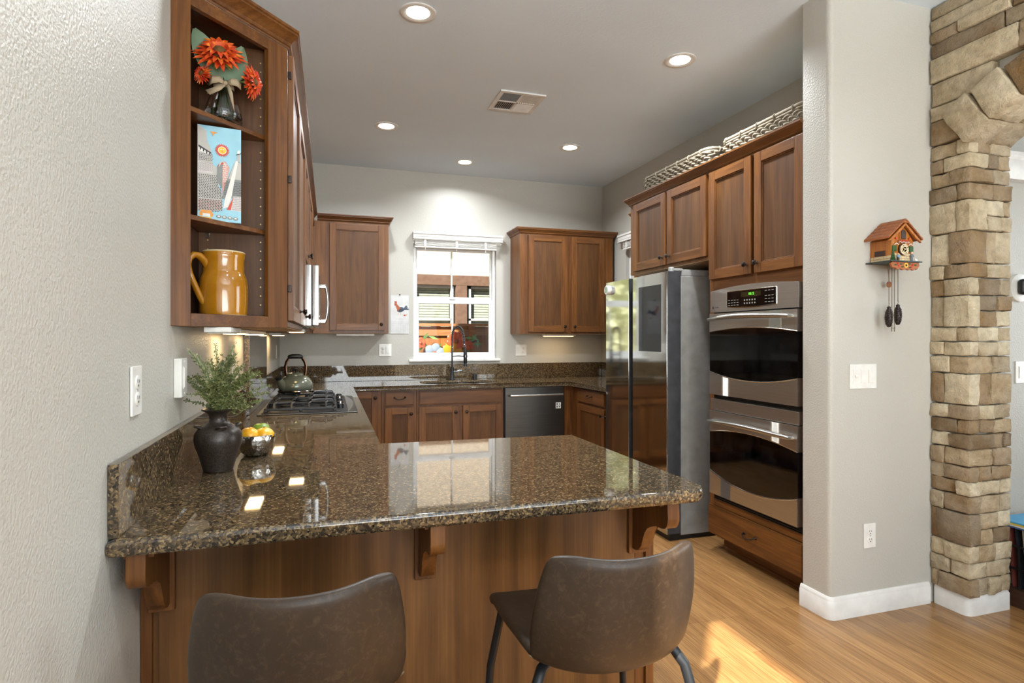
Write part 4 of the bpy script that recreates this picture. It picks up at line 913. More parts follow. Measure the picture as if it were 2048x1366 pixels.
MB(FPW).lathe([(.075, .0004), (.075, .014), (.06, .02)], (3.53, 1.60, 0), 28).obj('base', M_PLASTIC, tm, angle=50); MB(FPW).box(3.485, 3.585, 1.56, 1.645, .02, .06, .02, 4).obj('body', M_BLACK, tm)

# ------------------------------------------------------------------ calendar with a rooster
cal = thing('wall_calendar', 'white rooster calendar hanging between cabinet and window', 'calendar', (.663, BY, 1.56))
MB(FBW).box(.574, .754, 1.372, 1.752, .001, .005).obj('pages', plain('calendar_paper', (206, 206, 204), .7), cal)
K = {n: plain('calendar_'+n, c, .7) for n, c in dict(red=(160, 58, 44), rust=(170, 96, 62), slate=(74, 88, 108), grey=(168, 172, 176), ink=(58, 62, 70), tan=(196, 170, 130)).items()}
def ell(cx, cy, rx, ry, a=0, n=18):
    return [(cx+math.cos(t)*rx*math.cos(a)-math.sin(t)*ry*math.sin(a), cy+math.cos(t)*rx*math.sin(a)+math.sin(t)*ry*math.cos(a)) for t in [2*PI*k/n for k in range(n)]]
class PIC:
    def __init__(s, M, w0): s.mb = MB(M); s.w = w0; s.ms = []
    def p(s, m, pts):
        if m not in s.ms: s.ms.append(m)
        s.mb.poly([(x, y, s.w) for x, y in pts], s.ms.index(m)); s.w += .000004; return s
    def obj(s, name, parent): return s.mb.obj(name, s.ms, parent, smooth=False)
P = PIC(FBW, .0053)
P.p(K['slate'], ell(.672, 1.61, .036, .026, .3)).p(K['rust'], [(.612, 1.672), (.628, 1.684), (.642, 1.66), (.668, 1.632), (.676, 1.60), (.645, 1.598), (.634, 1.62), (.622, 1.65)]).p(K['rust'], ell(.625, 1.672, .012, .012))
P.p(K['red'], [(.612, 1.682), (.616, 1.697), (.622, 1.689), (.628, 1.70), (.633, 1.688), (.638, 1.69), (.636, 1.678)]).p(K['tan'], [(.614, 1.672), (.606, 1.668), (.615, 1.665)]).p(K['red'], ell(.618, 1.658, .005, .009))
for k in range(7): P.p(K['ink'] if k % 2 else K['slate'], ell(.712+.004*k, 1.622+.010*math.sin(k), .030-.001*k, .0055, 1.15-.23*k, 12))
P.p(K['ink'], ell(.676, 1.604, .024, .014, .2)).p(K['tan'], [(.655, 1.588), (.658, 1.588), (.652, 1.56), (.66, 1.558), (.648, 1.556), (.65, 1.56)]).p(K['tan'], [(.676, 1.586), (.679, 1.586), (.676, 1.56), (.684, 1.557), (.67, 1.556)])
P.p(K['red'], ell(.713, 1.555, .012, .008)).p(K['tan'], [(.725, 1.557), (.737, 1.575), (.742, 1.572), (.732, 1.55)])
for k in range(3): P.p(K['grey'], [(.63+k*.02, 1.52), (.64+k*.03, 1.52), (.64+k*.03, 1.517), (.63+k*.02, 1.517)])
for r in range(6): P.p(K['grey'], [(.585, 1.49-r*.02), (.743, 1.49-r*.02), (.743, 1.489-r*.02), (.585, 1.489-r*.02)])
for c_ in range(8): P.p(K['grey'], [(.585+c_*.0226, 1.49), (.5858+c_*.0226, 1.49), (.5858+c_*.0226, 1.39), (.585+c_*.0226, 1.39)])
P.obj('rooster_print', cal)
MB(FBW).lathe([(.006, .001), (.006, .012), (.008, .014)], (.664, 1.757, 0), 12).obj('wall_pin', M_BRONZE, cal)

# ------------------------------------------------------------------ things on the open shelf
def at(u, wv): return (A.x+U.x*u+U.y*wv, A.y+U.y*u-U.x*wv)
M_MUST = plain('mustard_glaze', (168, 112, 22), .12, 0, .6, coat=.5); M_CREAM = plain('cream_glaze', (214, 196, 158), .25)
px_, py_, pz_ = -.340, 2.163, 1.4025
pt = thing('ceramic_pitcher', 'mustard yellow glazed stoneware pitcher on the bottom of the open shelf', 'pitcher', (px_, py_, pz_))
MB().lathe([(.066, 0), (.071, .004), (.073, .02), (.0745, .06), (.0745, .10), (.072, .128), (.0655, .146), (.0635, .150), (.0635, .155), (.0632, .165), (.0635, .192), (.0655, .199), (.066, .214), (.0635, .219), (.059, .219), (.057, .212), (.057, .16), (.066, .12), (.067, .02), (.0005, .012)], (px_, py_, pz_), 44).obj('pitcher_body', M_MUST, pt, angle=40)
MB().lathe([(.0660, .2145), (.0665, .2165), (.0635, .2195), (.0595, .2195)], (px_, py_, pz_), 44, cap=False).lathe([(.0665, .0), (.0725, .0035), (.073, .0065)], (px_, py_, pz_), 44, cap=False).obj('unglazed_rim', M_CREAM, pt)
hd = Vector((-.80, -.6, 0)).normalized(); hp = []
for r_, h_ in ((.055, .165), (.066, .185), (.083, .199), (.10, .199), (.113, .186), (.117, .165), (.112, .14), (.102, .115), (.088, .085), (.076, .06), (.069, .043)): hp.append((px_+hd.x*r_, py_+hd.y*r_, pz_+h_))
MB().tube(hp, [.009, .011, .011, .011, .0105, .0105, .0105, .0105, .0105, .0105, .008], 12, flat=1.5).obj('pitcher_handle', M_MUST, pt, angle=70)

art = thing('picture_block', 'tall picture block of a city street under a red sun on the middle shelf', 'picture', (-.345, 2.13, 1.7145))
aw, ah = .128, .311; c10, s10 = math.cos(math.radians(9)), math.sin(math.radians(9))
AM = frame((-.408, 2.106, 1.7148), (c10, s10, 0), (s10, -c10, 0))
MB(AM).box(0, aw, 0, ah, -.034, 0, .001, 1).obj('block', plain('picture_block_edge', (188, 200, 206), .5), art)
a_ = {n: plain('print_'+n, c, .5) for n, c in dict(sky=(150, 200, 216), stone=(186, 182, 174), white=(226, 224, 216), ink=(42, 36, 38), rose=(206, 150, 136), red=(200, 66, 36), orange=(226, 150, 60), yellow=(238, 186, 50), grey=(128, 130, 126), pale=(206, 196, 192)).items()}
P = PIC(AM, .0006)
X = lambda pts: [(x/100*aw, y/100*ah) for x, y in pts]
P.p(a_['sky'], X([(0, 0), (100, 0), (100, 100), (0, 100)]))
P.p(a_['stone'], X([(0, 10), (56, 12), (56, 30), (48, 38), (46, 56), (34, 60), (33, 66), (30, 76), (22, 84), (20, 94), (4, 99), (0, 99)]))
P.p(a_['white'], X([(2, 76), (30, 72), (30, 69), (2, 73)])); P.p(a_['ink'], X([(2, 79), (31, 72), (31, 70.5), (2, 77)]))
for k in range(4): P.p(a_['ink'], X([(5+k*7, 78-k*1.6), (8+k*7, 77.5-k*1.6), (8+k*7, 73.5-k*1.6), (5+k*7, 74-k*1.6)]))
def rows(x0, x1, y0, y1, nx, ny, m, sk=0):
    for r in range(ny):
        for c_ in range(nx):
            x = x0+(x1-x0)*(c_+.2+(.3 if r % 2 else 0))/nx; y = y0+(y1-y0)*(r+.25)/ny; dx = (x1-x0)/nx*.55; dy = (y1-y0)/ny*.5
            P.p(m, X([(x, y), (x+dx, y-sk), (x+dx, y+dy-sk), (x, y+dy)]))
rows(2, 34, 63, 71, 8, 5, a_['ink'], .3); P.p(a_['pale'], X([(0, 50), (34, 50), (34, 60), (0, 62)])); rows(1, 34, 52, 61, 9, 8, a_['grey'])
rows(1, 46, 37, 49, 9, 7, a_['ink'], .5); rows(1, 54, 24, 37, 9, 8, a_['ink'], .4); rows(1, 56, 10, 23, 12, 9, a_['rose']); rows(1, 56, 10, 23, 9, 8, a_['ink'], .4)
P.p(a_['grey'], X([(44, 42), (56, 36), (58, 62), (50, 62), (44, 58)])); P.p(a_['rose'], X([(56, 30), (66, 42), (73, 58), (64, 64), (57, 64)])); rows(57, 68, 42, 62, 4, 9, a_['white'])
P.p(a_['red'], X([(45, 57), (50, 62), (58, 63), (58, 61), (50, 60)])); P.p(a_['pale'], X([(48, 57), (57, 64.5), (66, 57), (64, 62), (56, 65), (50, 62)]))
for k in range(7): an = PI*(.12+.76*k/6); P.p(a_['white'], [(.57*aw+math.cos(an)*.006-.0006, .655*ah+math.sin(an)*.006), (.57*aw+math.cos(an)*.018, .655*ah+math.sin(an)*.018), (.57*aw+math.cos(an)*.006+.0006, .655*ah+math.sin(an)*.006)])
sx_, sy_ = .56*aw, .755*ah; pts = []
for k in range(48): r_ = .0225 if k % 2 else .0165; pts.append((sx_+math.cos(2*PI*k/48)*r_, sy_+math.sin(2*PI*k/48)*r_))
P.p(a_['red'], pts).p(a_['white'], ell(sx_, sy_, .0128, .0128)).p(a_['yellow'], ell(sx_, sy_, .0112, .0112))
P.p(a_['white'], ell(sx_-.004, sy_+.003, .003, .0014, 0, 8)).p(a_['white'], ell(sx_+.004, sy_+.003, .003, .0014, 0, 8)).p(a_['red'], ell(sx_, sy_-.005, .003, .001, 0, 8)).p(a_['orange'], ell(sx_, sy_-.001, .001, .004, 0, 8))
P.p(a_['grey'], X([(54, 24), (100, 28), (100, 64), (92, 66), (84, 64), (72, 50), (64, 42)])); rows(60, 100, 29, 44, 12, 8, a_['ink'], .8); P.p(a_['stone'], X([(70, 46), (100, 46), (100, 64), (86, 66)]))
P.p(a_['white'], X([(88, 66), (93, 66), (78, 28), (70, 16), (58, 14), (62, 24)])); P.p(a_['stone'], X([(90, 66), (98, 66), (98, 73), (91, 73)])); P.p(a_['ink'], X([(88, 73), (100, 75), (100, 74), (88, 72)])); P.p(a_['white'], X([(91, 74), (97, 74), (97, 78), (91, 77)]))
P.p(a_['pale'], X([(76, 13), (100, 12), (100, 28), (82, 28)])); rows(78, 100, 13, 28, 7, 8, a_['grey']); P.p(a_['red'], X([(66, 13), (76, 13), (82, 27)]))
P.p(a_['sky'], X([(0, 0), (100, 0), (100, 12), (76, 13), (62, 13), (40, 9), (0, 9)]))
P.p(a_['orange'], X([(4, 5), (34, 4), (36, 7), (30, 11), (8, 11), (4, 8)])).p(a_['white'], X([(11, 4.6), (29, 4.2), (28, 7.5), (12, 7.8)])).p(a_['yellow'], X([(4, 2.6), (31, 2), (31, 3.6), (4, 4.2)])).p(a_['ink'], X([(5, 1.8), (30, 1.2), (30, 2), (5, 2.6)]))
for k in range(4): P.p(a_['grey'], ell((.48+k*.13)*aw, (.052-.004*k)*ah, .008, .0055)).p(a_['white'], ell((.48+k*.13)*aw, (.056-.004*k)*ah, .004, .0022))
P.p(a_['orange'], X([(28, 94), (33, 92), (34, 89), (38, 92), (46, 93.5), (40, 94), (34, 94)]))
P.obj('city_print', art)

# sunflower bouquet on the top shelf
vx_, vy_, vz_ = -.338, 2.150, 2.0495
fv = thing('glass_flower_vase', 'clear glass vase tied with a burlap bow on the top shelf', 'vase', (vx_, vy_, vz_))
MB().lathe([(.0005, .002), (.05, .002), (.056, .006), (.058, .02), (.054, .05), (.042, .085), (.031, .11), (.030, .128), (.034, .135), (.0325, .135), (.0285, .128), (.0295, .11), (.0405, .085), (.0525, .05), (.0565, .02), (.05, .008), (.0005, .006)], (vx_, vy_, vz_), 36, cap=False).obj('glass_jar', M_GLASS, fv, angle=60)
MB().lathe([(.0005, .008), (.05, .0085), (.0562, .02), (.0545, .034), (.0005, .034)], (vx_, vy_, vz_), 32).obj('water', M_WATER, fv, angle=50)
M_BURLAP = plain('burlap', (168, 150, 122), .9, bump=(500, .5, .002))
MB().lathe([(.0315, .112), (.0325, .118), (.032, .126)], (vx_, vy_, vz_), 28, cap=False).obj('twine_band', M_BURLAP, fv)
bw = MB(); bx, by, bz = vx_+.012, vy_-.036, vz_+.121
def ribbon(pts, wd, m=bw):
    rows_ = []
    for p, w_ in zip(pts, wd): rows_.append([(p[0], p[1], p[2]-w_), (p[0], p[1]-.002, p[2]), (p[0], p[1], p[2]+w_)])
    m.grid(rows_)
ribbon([(bx, by, bz), (bx-.018, by-.012, bz+.008), (bx-.038, by-.012, bz+.004), (bx-.05, by+.0, bz-.004)], [.004, .011, .013, .010]); ribbon([(bx, by, bz), (bx+.018, by-.012, bz+.004), (bx+.035, by-.008, bz+.004), (bx+.045, by+.004, bz-.004)], [.004, .011, .012, .010])
bw.grid([[(bx-.004, by-.004, bz), (bx+.004, by-.004, bz-.004)], [(bx-.03, by-.018, bz-.022), (bx-.012, by-.018, bz-.030)], [(bx-.058, by-.014, bz-.034), (bx-.045, by-.014, bz-.048)]]); bw.grid([[(bx+.002, by-.004, bz), (bx+.010, by-.004, bz)], [(bx+.012, by-.02, bz-.04), (bx+.024, by-.02, bz-.038)], [(bx+.026, by-.024, bz-.088), (bx+.030, by-.024, bz-.10)]])
bw.ball((bx, by-.004, bz), .008, (1, .7, 1), 2)
b_ = bw.obj('burlap_bow', M_BURLAP, fv); sol = b_.modifiers.new('s', 'SOLIDIFY'); sol.thickness = .0012
M_PET = NT('sunflower_petal'); v_c = M_PET.coord(); M_PET.col(M_PET.ramp(M_PET.noise(v_c, 55, 3), [(.35, (178, 38, 14)), (.55, (214, 78, 20)), (.72, (234, 140, 40))])); M_PET.set(Roughness=.6); M_PET = M_PET.m
M_STEM = plain('stem_green', (96, 118, 62), .6); M_BIGLEAF = plain('dusty_leaf', (112, 134, 106), .6); M_SEP = plain('sepal_green', (150, 160, 70), .6); M_DISC = plain('sunflower_centre', (104, 72, 30), .9, bump=(300, .6, .004))
def sunflower(c, nrm, r, label, seed, sx, sz):
    q = random.Random(seed); t = thing('sunflower', label, 'flower', c, 'orange sunflowers in the shelf vase'); n = Vector(nrm).normalized(); a = n.orthogonal().normalized(); b = n.cross(a); c = Vector(c)
    pm = MB()
    for ring, (cnt, rr, lift) in enumerate(((20, 1, .05), (18, .86, .22), (14, .68, .42))):
        for k in range(cnt):
            an = 2*PI*(k+ring*.37+q.uniform(-.2, .2))/cnt; d = a*math.cos(an)+b*math.sin(an); s = n.cross(d); R_ = r*rr*q.uniform(.88, 1.08); wv = r*.115; lf = r*lift; dr = -r*q.uniform(.0, .16)
            pm.grid([[c+d*r*.2-s*wv*.4+n*lf*.2, c+d*r*.2+n*lf*.25, c+d*r*.2+s*wv*.4+n*lf*.2], [c+d*R_*.55-s*wv+n*lf, c+d*R_*.55+n*(lf-.004), c+d*R_*.55+s*wv+n*lf], [c+d*R_*.85-s*wv*.6+n*(lf+dr*.3), c+d*R_*.85+n*(lf+dr*.3-.002), c+d*R_*.85+s*wv*.6+n*(lf+dr*.3)], [c+d*R_-s*.0006+n*(lf+dr), c+d*R_*1.01+n*(lf+dr), c+d*R_+s*.0006+n*(lf+dr)]])
    pm.obj('petals', M_PET, t)
    dm = MB(); dm.ball(c+n*r*.12, r*.27, (1, 1, 1), 3, .15); dm.obj('flower_centre', M_DISC, t)
    sm = MB()
    for k in range(14):
        an = 2*PI*k/14; d = a*math.cos(an)+b*math.sin(an); s = n.cross(d); R_ = r*q.uniform(.5, .75)
        sm.poly([c+d*r*.1-n*.004, c+d*R_*.6-s*r*.07-n*r*.12, c+d*R_-n*r*.2, c+d*R_*.6+s*r*.07-n*r*.12])
    sm.obj('sepals', M_SEP, t)
    e = Vector((vx_+sx, vy_, vz_+.012)); k_ = Vector((vx_+sx*.2, vy_, vz_+.125)); MB().tube([c-n*.005, c-n*r*.4, k_+Vector((0, 0, .02)), k_, (k_+e)/2, e], .0035, 8).obj('stem', M_STEM, t, angle=60)
sunflower((vx_-.006, vy_-.045, vz_+.206), (.12, -.82, .62), .082, 'large orange sunflower at the front of the shelf bouquet', 1, .022, 0)
sunflower((vx_+.086, vy_-.012, vz_+.145), (.92, -.38, -.05), .056, 'orange sunflower drooping to the right of the bouquet', 2, -.026, 0)
sunflower((vx_-.056, vy_-.040, vz_+.142), (-.45, -.85, .1), .034, 'orange sunflower mostly hidden at the left of the bouquet', 3, .008, 0)
sunflower((vx_+.062, vy_+.03, vz_+.185), (.6, -.6, .5), .042, 'orange sunflower tucked behind the right leaf of the bouquet', 4, -.008, 0)
def bigleaf(b0, tip, wd, bow, label):
    t = MB(); b0 = Vector(b0); tip = Vector(tip); ax = tip-b0; sd = ax.cross(Vector((.2, -1, .2))).normalized(); n = sd.cross(ax).normalized(); rows_ = []
    for k in range(9):
        s = k/8; w_ = wd*math.sin(PI*min(1, s*.92+.06))**.8; c = b0+ax*s+n*bow*math.sin(PI*s); rows_.append([c-sd*w_+n*.006, c-sd*w_*.5+n*.002, c, c+sd*w_*.5+n*.002, c+sd*w_+n*.006])
    o = t.grid(rows_).obj('sunflower_leaf', M_BIGLEAF, base=(b0.x, b0.y, b0.z), angle=80); tag(o, label, 'leaf', 'leaves in the shelf bouquet'); return o
bigleaf((vx_-.012, vy_-.012, vz_+.128), (vx_-.082, vy_-.035, vz_+.288), .040, .012, 'tall grey green leaf at the left of the bouquet'); bigleaf((vx_+.016, vy_-.012, vz_+.128), (vx_+.062, vy_-.03, vz_+.252), .036, -.01, 'broad grey green leaf at the right of the bouquet')
# ------------------------------------------------------------------ on the worktop
M_VASE = NT('bronze_black_ceramic'); v_ = M_VASE.coord(); M_VASE.col(M_VASE.ramp(M_VASE.noise(v_, 230, 4, .7), [(.41, (34, 31, 29)), (.6, (68, 56, 47))])); M_VASE.set(Roughness=.34, Metallic=.25); M_VASE.bump(M_VASE.noise(v_, 400, 2), .2, .0006); M_VASE = M_VASE.m
ax_, ay_, az_ = -.338, 2.052, CT+.0006
vz = thing('ceramic_vase', 'dark bronze ceramic vase with small lugs on the granite', 'vase', (ax_, ay_, az_))
MB().lathe([(.040, 0), (.044, .002), (.046, .012), (.056, .05), (.067, .08), (.0705, .10), (.069, .118), (.058, .136), (.040, .147), (.0285, .155), (.026, .165), (.028, .178), (.036, .187), (.048, .192), (.049, .195), (.045, .197), (.030, .19), (.022, .17), (.024, .15), (.05, .13), (.05, .05), (.0005, .03)], (ax_, ay_, az_), 44).obj('vase_body', M_VASE, vz, angle=50)
for k in range(4):
    a = math.radians(-72+90*k); d = Vector((math.cos(a), math.sin(a), 0)); s = Vector((-d.y, d.x, 0)); c = Vector((ax_, ay_, az_+.140))
    MB().tube([c+d*.05-s*.014, c+d*.061-s*.012+Vector((0, 0, .004)), c+d*.066+Vector((0, 0, .005)), c+d*.061+s*.012+Vector((0, 0, .004)), c+d*.05+s*.014], .0042, 8).obj('lug_handle', M_VASE, vz, angle=70)
hb = thing('herb_bouquet', 'green artificial thyme and flower spikes in the dark bronze vase', 'plant', (ax_, ay_, az_+.17))
M_HERB = plain('herb_leaves', (112, 114, 66), .6); M_HERBD = plain('herb_leaves_dark', (76, 80, 48), .6); M_SPIKE = plain('pale_flower_spikes', (158, 164, 118), .7)
q = random.Random(11); stm = MB(); lv = MB(); ld = MB(); spk = MB()
base = Vector((ax_, ay_, az_+.17))
def leafq(m, c, d, l, w_):
    s = d.cross(Vector((q.gauss(0, 1), q.gauss(0, 1), q.gauss(0, 1)))).normalized(); m.poly([c, c+d*l*.5-s*w_, c+d*l, c+d*l*.5+s*w_])
def stalk(dx, dy, h, kind):
    P0 = base+Vector((q.uniform(-.014, .014), q.uniform(-.014, .014), 0)); P2 = Vector((ax_+dx, ay_+dy, az_+.195+h)); P1 = Vector((ax_+dx*.28, ay_+dy*.28, az_+.195+h*.62)); pts = []
    for k in range(13): s = k/12; pts.append(P0*(1-s)**2+P1*2*s*(1-s)+P2*s*s)
    stm.tube(pts, .0011, 5)
    for k in range(2, 13):
        c = pts[k]; d0 = (pts[k]-pts[k-1]).normalized()
        if kind == 's' and k > 5:
            for j in range(16):
                d = Vector((q.gauss(0, 1), q.gauss(0, 1), q.gauss(0, 1))).normalized(); cc = c+d0*q.uniform(-.008, .008)+d*.0035; leafq(spk, cc, (d+d0*.8).normalized(), .008*(1.25-k/14), .0026)
        else:
            for j in range(9):
                d = Vector((q.gauss(0, 1), q.gauss(0, 1), q.gauss(0, 1)+.2)).normalized(); leafq(ld if kind == 'd' else lv, c+d0*q.uniform(-.006, .006), (d+d0*.4).normalized(), q.uniform(.007, .012), q.uniform(.0018, .003))
            if kind != 'd' and k > 4 and k % 2:
                d = Vector((q.gauss(0, 1), q.gauss(0, 1)*.6, q.gauss(0, .5)+.3)).normalized(); e = c+d*q.uniform(.02, .04); stm.tube([c, e], .0007, 4)
                for j in range(12): cc = c+(e-c)*q.random(); dd = Vector((q.gauss(0, 1), q.gauss(0, 1), q.gauss(0, 1)+.3)).normalized(); leafq(lv, cc, dd, q.uniform(.006, .011), q.uniform(.0016, .0028))
for dx, dy, h in ((-.055, -.01, .17), (-.03, .0, .155), (-.078, -.02, .185), (-.01, .01, .205), (.042, .03, .205), (-.018, -.03, .14), (.012, -.02, .14)): stalk(dx, dy, h, 's')
for dx, dy, h in ((-.10, -.05, .12), (-.098, -.02, .10), (.015, -.03, .15), (.035, -.01, .15), (-.07, .0, .16), (-.075, -.06, .035)): stalk(dx, dy, h, 'd')
for k in range(44):
    an = q.uniform(0, 2*PI); r_ = q.uniform(.02, .12); dx = math.cos(an)*r_*.9+.025; dx = max(dx, -.085); stalk(dx, math.sin(an)*r_*.8, q.uniform(.05, .15)*(1.15-r_*3.5)+.015, 'l')
for dx, dy, h in ((.14, .05, .045), (.12, .0, .02), (.15, .02, .07), (.10, -.05, .01)): stalk(dx, dy, h, 'l')
stm.obj('stems', M_STEM, hb, angle=80); lv.obj('leaves', M_HERB, hb, smooth=False); ld.obj('dark_sprigs', M_HERBD, hb, smooth=False); spk.obj('flower_spikes', M_SPIKE, hb, smooth=False)

bx_, by_, bz_ = -.252, 2.285, CT+.0006
M_HAM = NT('hammered_steel'); vo = M_HAM.n('TexVoronoi'); vo.feature = 'SMOOTH_F1'; vo.inputs['Scale'].default_value = 95; M_HAM.l(M_HAM.coord(), vo.inputs['Vector']); M_HAM.set(Base_Color=lin((196, 192, 186)), Metallic=1, Roughness=.16); M_HAM.bump(vo.outputs['Distance'], .5, .004); M_HAM = M_HAM.m
bo_ = thing('metal_bowl', 'hammered steel bowl of fruit behind the dark vase', 'bowl', (bx_, by_, bz_))
MB().lathe([(.036, 0), (.038, .002), (.052, .014), (.0605, .034), (.064, .056), (.0645, .074), (.063, .0755), (.0618, .074), (.061, .056), (.057, .034), (.048, .018), (.0005, .008)], (bx_, by_, bz_), 44).obj('bowl_shell', M_HAM, bo_, angle=50)
M_YEL = plain('yellow_fruit_skin', (236, 168, 26), .35, coat=.2); M_LIME = plain('green_fruit_skin', (112, 140, 40), .35)
for c, r, sc, m, lb in (((bx_-.020, by_-.022, bz_+.072), .034, (1, 1, .92), M_YEL, 'yellow fruit at the left of the steel bowl'), ((bx_+.027, by_-.012, bz_+.070), .033, (1.05, 1, .9), M_YEL, 'yellow fruit at the right of the steel bowl'), ((bx_+.012, by_+.03, bz_+.082), .029, (1.15, 1, .95), M_LIME, 'green fruit at the back of the steel bowl')):
    o = thing('fruit', lb, 'fruit', c, 'fruit in the steel bowl'); MB().ball(c, r, sc, 3, .12).obj('fruit_flesh', m, o, angle=80); MB().lathe([(.003, r*.86*sc[2]), (.002, r*sc[2]+.003)], c, 8).obj('stem_end', M_BARK, o)

# ------------------------------------------------------------------ bar stools
def stool(x0, y0, label):
    t = thing('bar_stool', label, 'bar stool', (x0, y0, 0), 'bar stools at the peninsula')
    # bucket shell: seat from the front lip to the rear bend, then up the wrapping back
    prof = [(.205, .608, .195, .00), (.200, .625, .200, .004), (.17, .636, .205, .010), (.08, .630, .212, .024), (-.02, .624, .212, .042), (-.10, .618, .210, .06), (-.155, .608, .200, .082), (-.200, .622, .196, .092), (-.226, .672, .202, .092), (-.238, .735, .204, .086), (-.244, .800, .196, .078), (-.248, .862, .182, .068), (-.249, .888, .168, .062)]
    n = 14; rows_ = []
    for i, (py, pz, hwd, wrap) in enumerate(prof):
        row = []; back = max(0, min(1, (i-4.5)/3.5))
        for j in range(n+1):
            s = j/n*2-1; k = abs(s)**2.4
            fw = wrap*k*back*1.15; up = wrap*k*(1-back)*.9
            if i == len(prof)-1: up -= .014*max(0, abs(s)-.8)/.2
            row.append((x0+hwd*s*(1-.03*k*back), y0+py+fw, pz+up-(.012*(1-s*s) if i >= 11 else 0)))
        rows_.append(row)
    sh_ = MB().grid(rows_).obj('seat_shell', M_LEATHER, t, angle=80)
    so_ = sh_.modifiers.new('thick', 'SOLIDIFY'); so_.thickness = .026; so_.offset = 0; su = sh_.modifiers.new('sub', 'SUBSURF'); su.levels = 2; su.render_levels = 2
    V = [Vector(p) for p in rows_[6]]; outn = Vector((0, -.80, -.6))*.0142
    MB().tube([v+outn for v in V], .0022, 6).obj('seam_piping', plain('seam_thread', (108, 90, 66), .6), t, angle=80)
    for sx in (-1, 1):
        fl_ = [(x0+sx*.155, y0+.135, .612), (x0+sx*.175, y0+.165, .60), (x0+sx*.198, y0+.19, .45), (x0+sx*.222, y0+.215, .0)]
        MB().tube(fl_, .0105, 12).obj('leg', M_BLKMETAL, t, angle=60)
        rl = [(x0+sx*.12, y0-.075, .606), (x0+sx*.165, y0-.115, .600), (x0+sx*.187, y0-.135, .565), (x0+sx*.20, y0-.152, .50), (x0+sx*.232, y0-.20, .0)]
        MB().tube(rl, .0125, 12).obj('leg', M_BLKMETAL, t, angle=60)
    a = .2; fr_ = [(x0-.213, y0+.205, a), (x0+.213, y0+.205, a)]; MB().tube(fr_, .009, 10).obj('footrest', M_BLKMETAL, t)
    for sx in (-1, 1): MB().tube([(x0+sx*.212, y0+.204, a+.02), (x0+sx*.22, y0-.182, a+.02)], .008, 10).obj('side_stretcher', M_BLKMETAL, t)
    MB().tube([(x0-.222, y0-.186, a+.03), (x0+.222, y0-.186, a+.03)], .008, 10).obj('rear_stretcher', M_BLKMETAL, t)
    MB().tube([(x0-.13, y0-.08, .602), (x0-.155, y0+.135, .608), (x0+.155, y0+.135, .608), (x0+.13, y0-.08, .602)], .009, 8, True).obj('seat_frame', M_BLKMETAL, t)
    return t
stool(.612, 1.325, 'brown leather bar stool at the right, its whole back in view')
stool(-.05, 1.345, 'brown leather bar stool at the left, cut off by the lower picture edge')

# ------------------------------------------------------------------ baskets over the oven wall
M_WICK = plain('whitewashed_wicker', (142, 132, 114), .85); M_WICK2 = plain('wicker_dark', (120, 106, 86), .9)  # second wicker is the darker tone of uprights and basket floor
def basket(x0, x1, y0, y1, zb, zt, label):
    t = thing('wicker_basket', label, 'basket', ((x0+x1)/2, (y0+y1)/2, zb), 'baskets on top of the oven wall cabinets'); r = .05
    per = []
    for cx, cy, a0 in ((x1-r, y1-r, 0), (x0+r, y1-r, 90), (x0+r, y0+r, 180), (x1-r, y0+r, 270)):
        for k in range(7): a = math.radians(a0+15*k); per.append(Vector((cx+r*math.cos(a), cy+r*math.sin(a), 0)))
    L_ = []; tot = 0
    for i in range(len(per)):
        L_.append(tot); tot += (per[(i+1) % len(per)]-per[i]).length
    def pt_(s):
        s %= tot
        for i in range(len(per)-1, -1, -1):
            if L_[i] <= s:
                a, b = per[i], per[(i+1) % len(per)]; d = (b-a); l = d.length; p = a+d*((s-L_[i])/max(l, 1e-6)); nn = Vector((d.y, -d.x, 0)).normalized(); return p, nn
    nw = 2*round(tot/.07/2); m = MB(); nrow = int((zt-zb-.02)/.019)
    for rw in range(nrow):
        pts = []; N = nw*7
        for k in range(N):
            p, nn = pt_(tot*k/N); pts.append(p+nn*.0085*math.sin(2*PI*k/N*nw/2*2+PI*(rw % 2))+Vector((0, 0, zb+.012+rw*.019+.003*math.sin(k*.9+rw))))
        m.tube(pts, .0072, 6, True)
    m.obj('woven_side', M_WICK, t, angle=80)
    u = MB()
    for k in range(nw): p, nn = pt_(tot*k/nw); u.tube([p+Vector((0, 0, zb+.005)), p+Vector((0, 0, zt-.01))], .005, 6)
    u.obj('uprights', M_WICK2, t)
    pts = [pt_(tot*k/80)[0]+Vector((0, 0, zt-.006)) for k in range(80)]; rm = MB().tube(pts, .011, 8, True).tube([p+Vector((0, 0, -.016)) for p in pts], .008, 8, True)
    for k in range(0, nw, 2):
        p, nn = pt_(tot*(k+.5)/nw); c = p+Vector((0, 0, zt-.012)); rm.tube([c+nn*.013*math.cos(a)+Vector((0, 0, .019*math.sin(a))) for a in [2*PI*j/8 for j in range(8)]], .0045, 6, True)
    rm.obj('rim', M_WICK, t, angle=80)
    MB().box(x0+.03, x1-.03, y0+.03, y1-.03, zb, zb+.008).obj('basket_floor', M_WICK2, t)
basket(2.335, 2.72, 3.20, 4.02, 2.3705, 2.565, 'long whitewashed wicker basket above the refrigerator cabinet'); basket(2.335, 2.72, 2.40, 3.08, 2.3705, 2.555, 'whitewashed wicker basket above the oven, partly behind the wall')

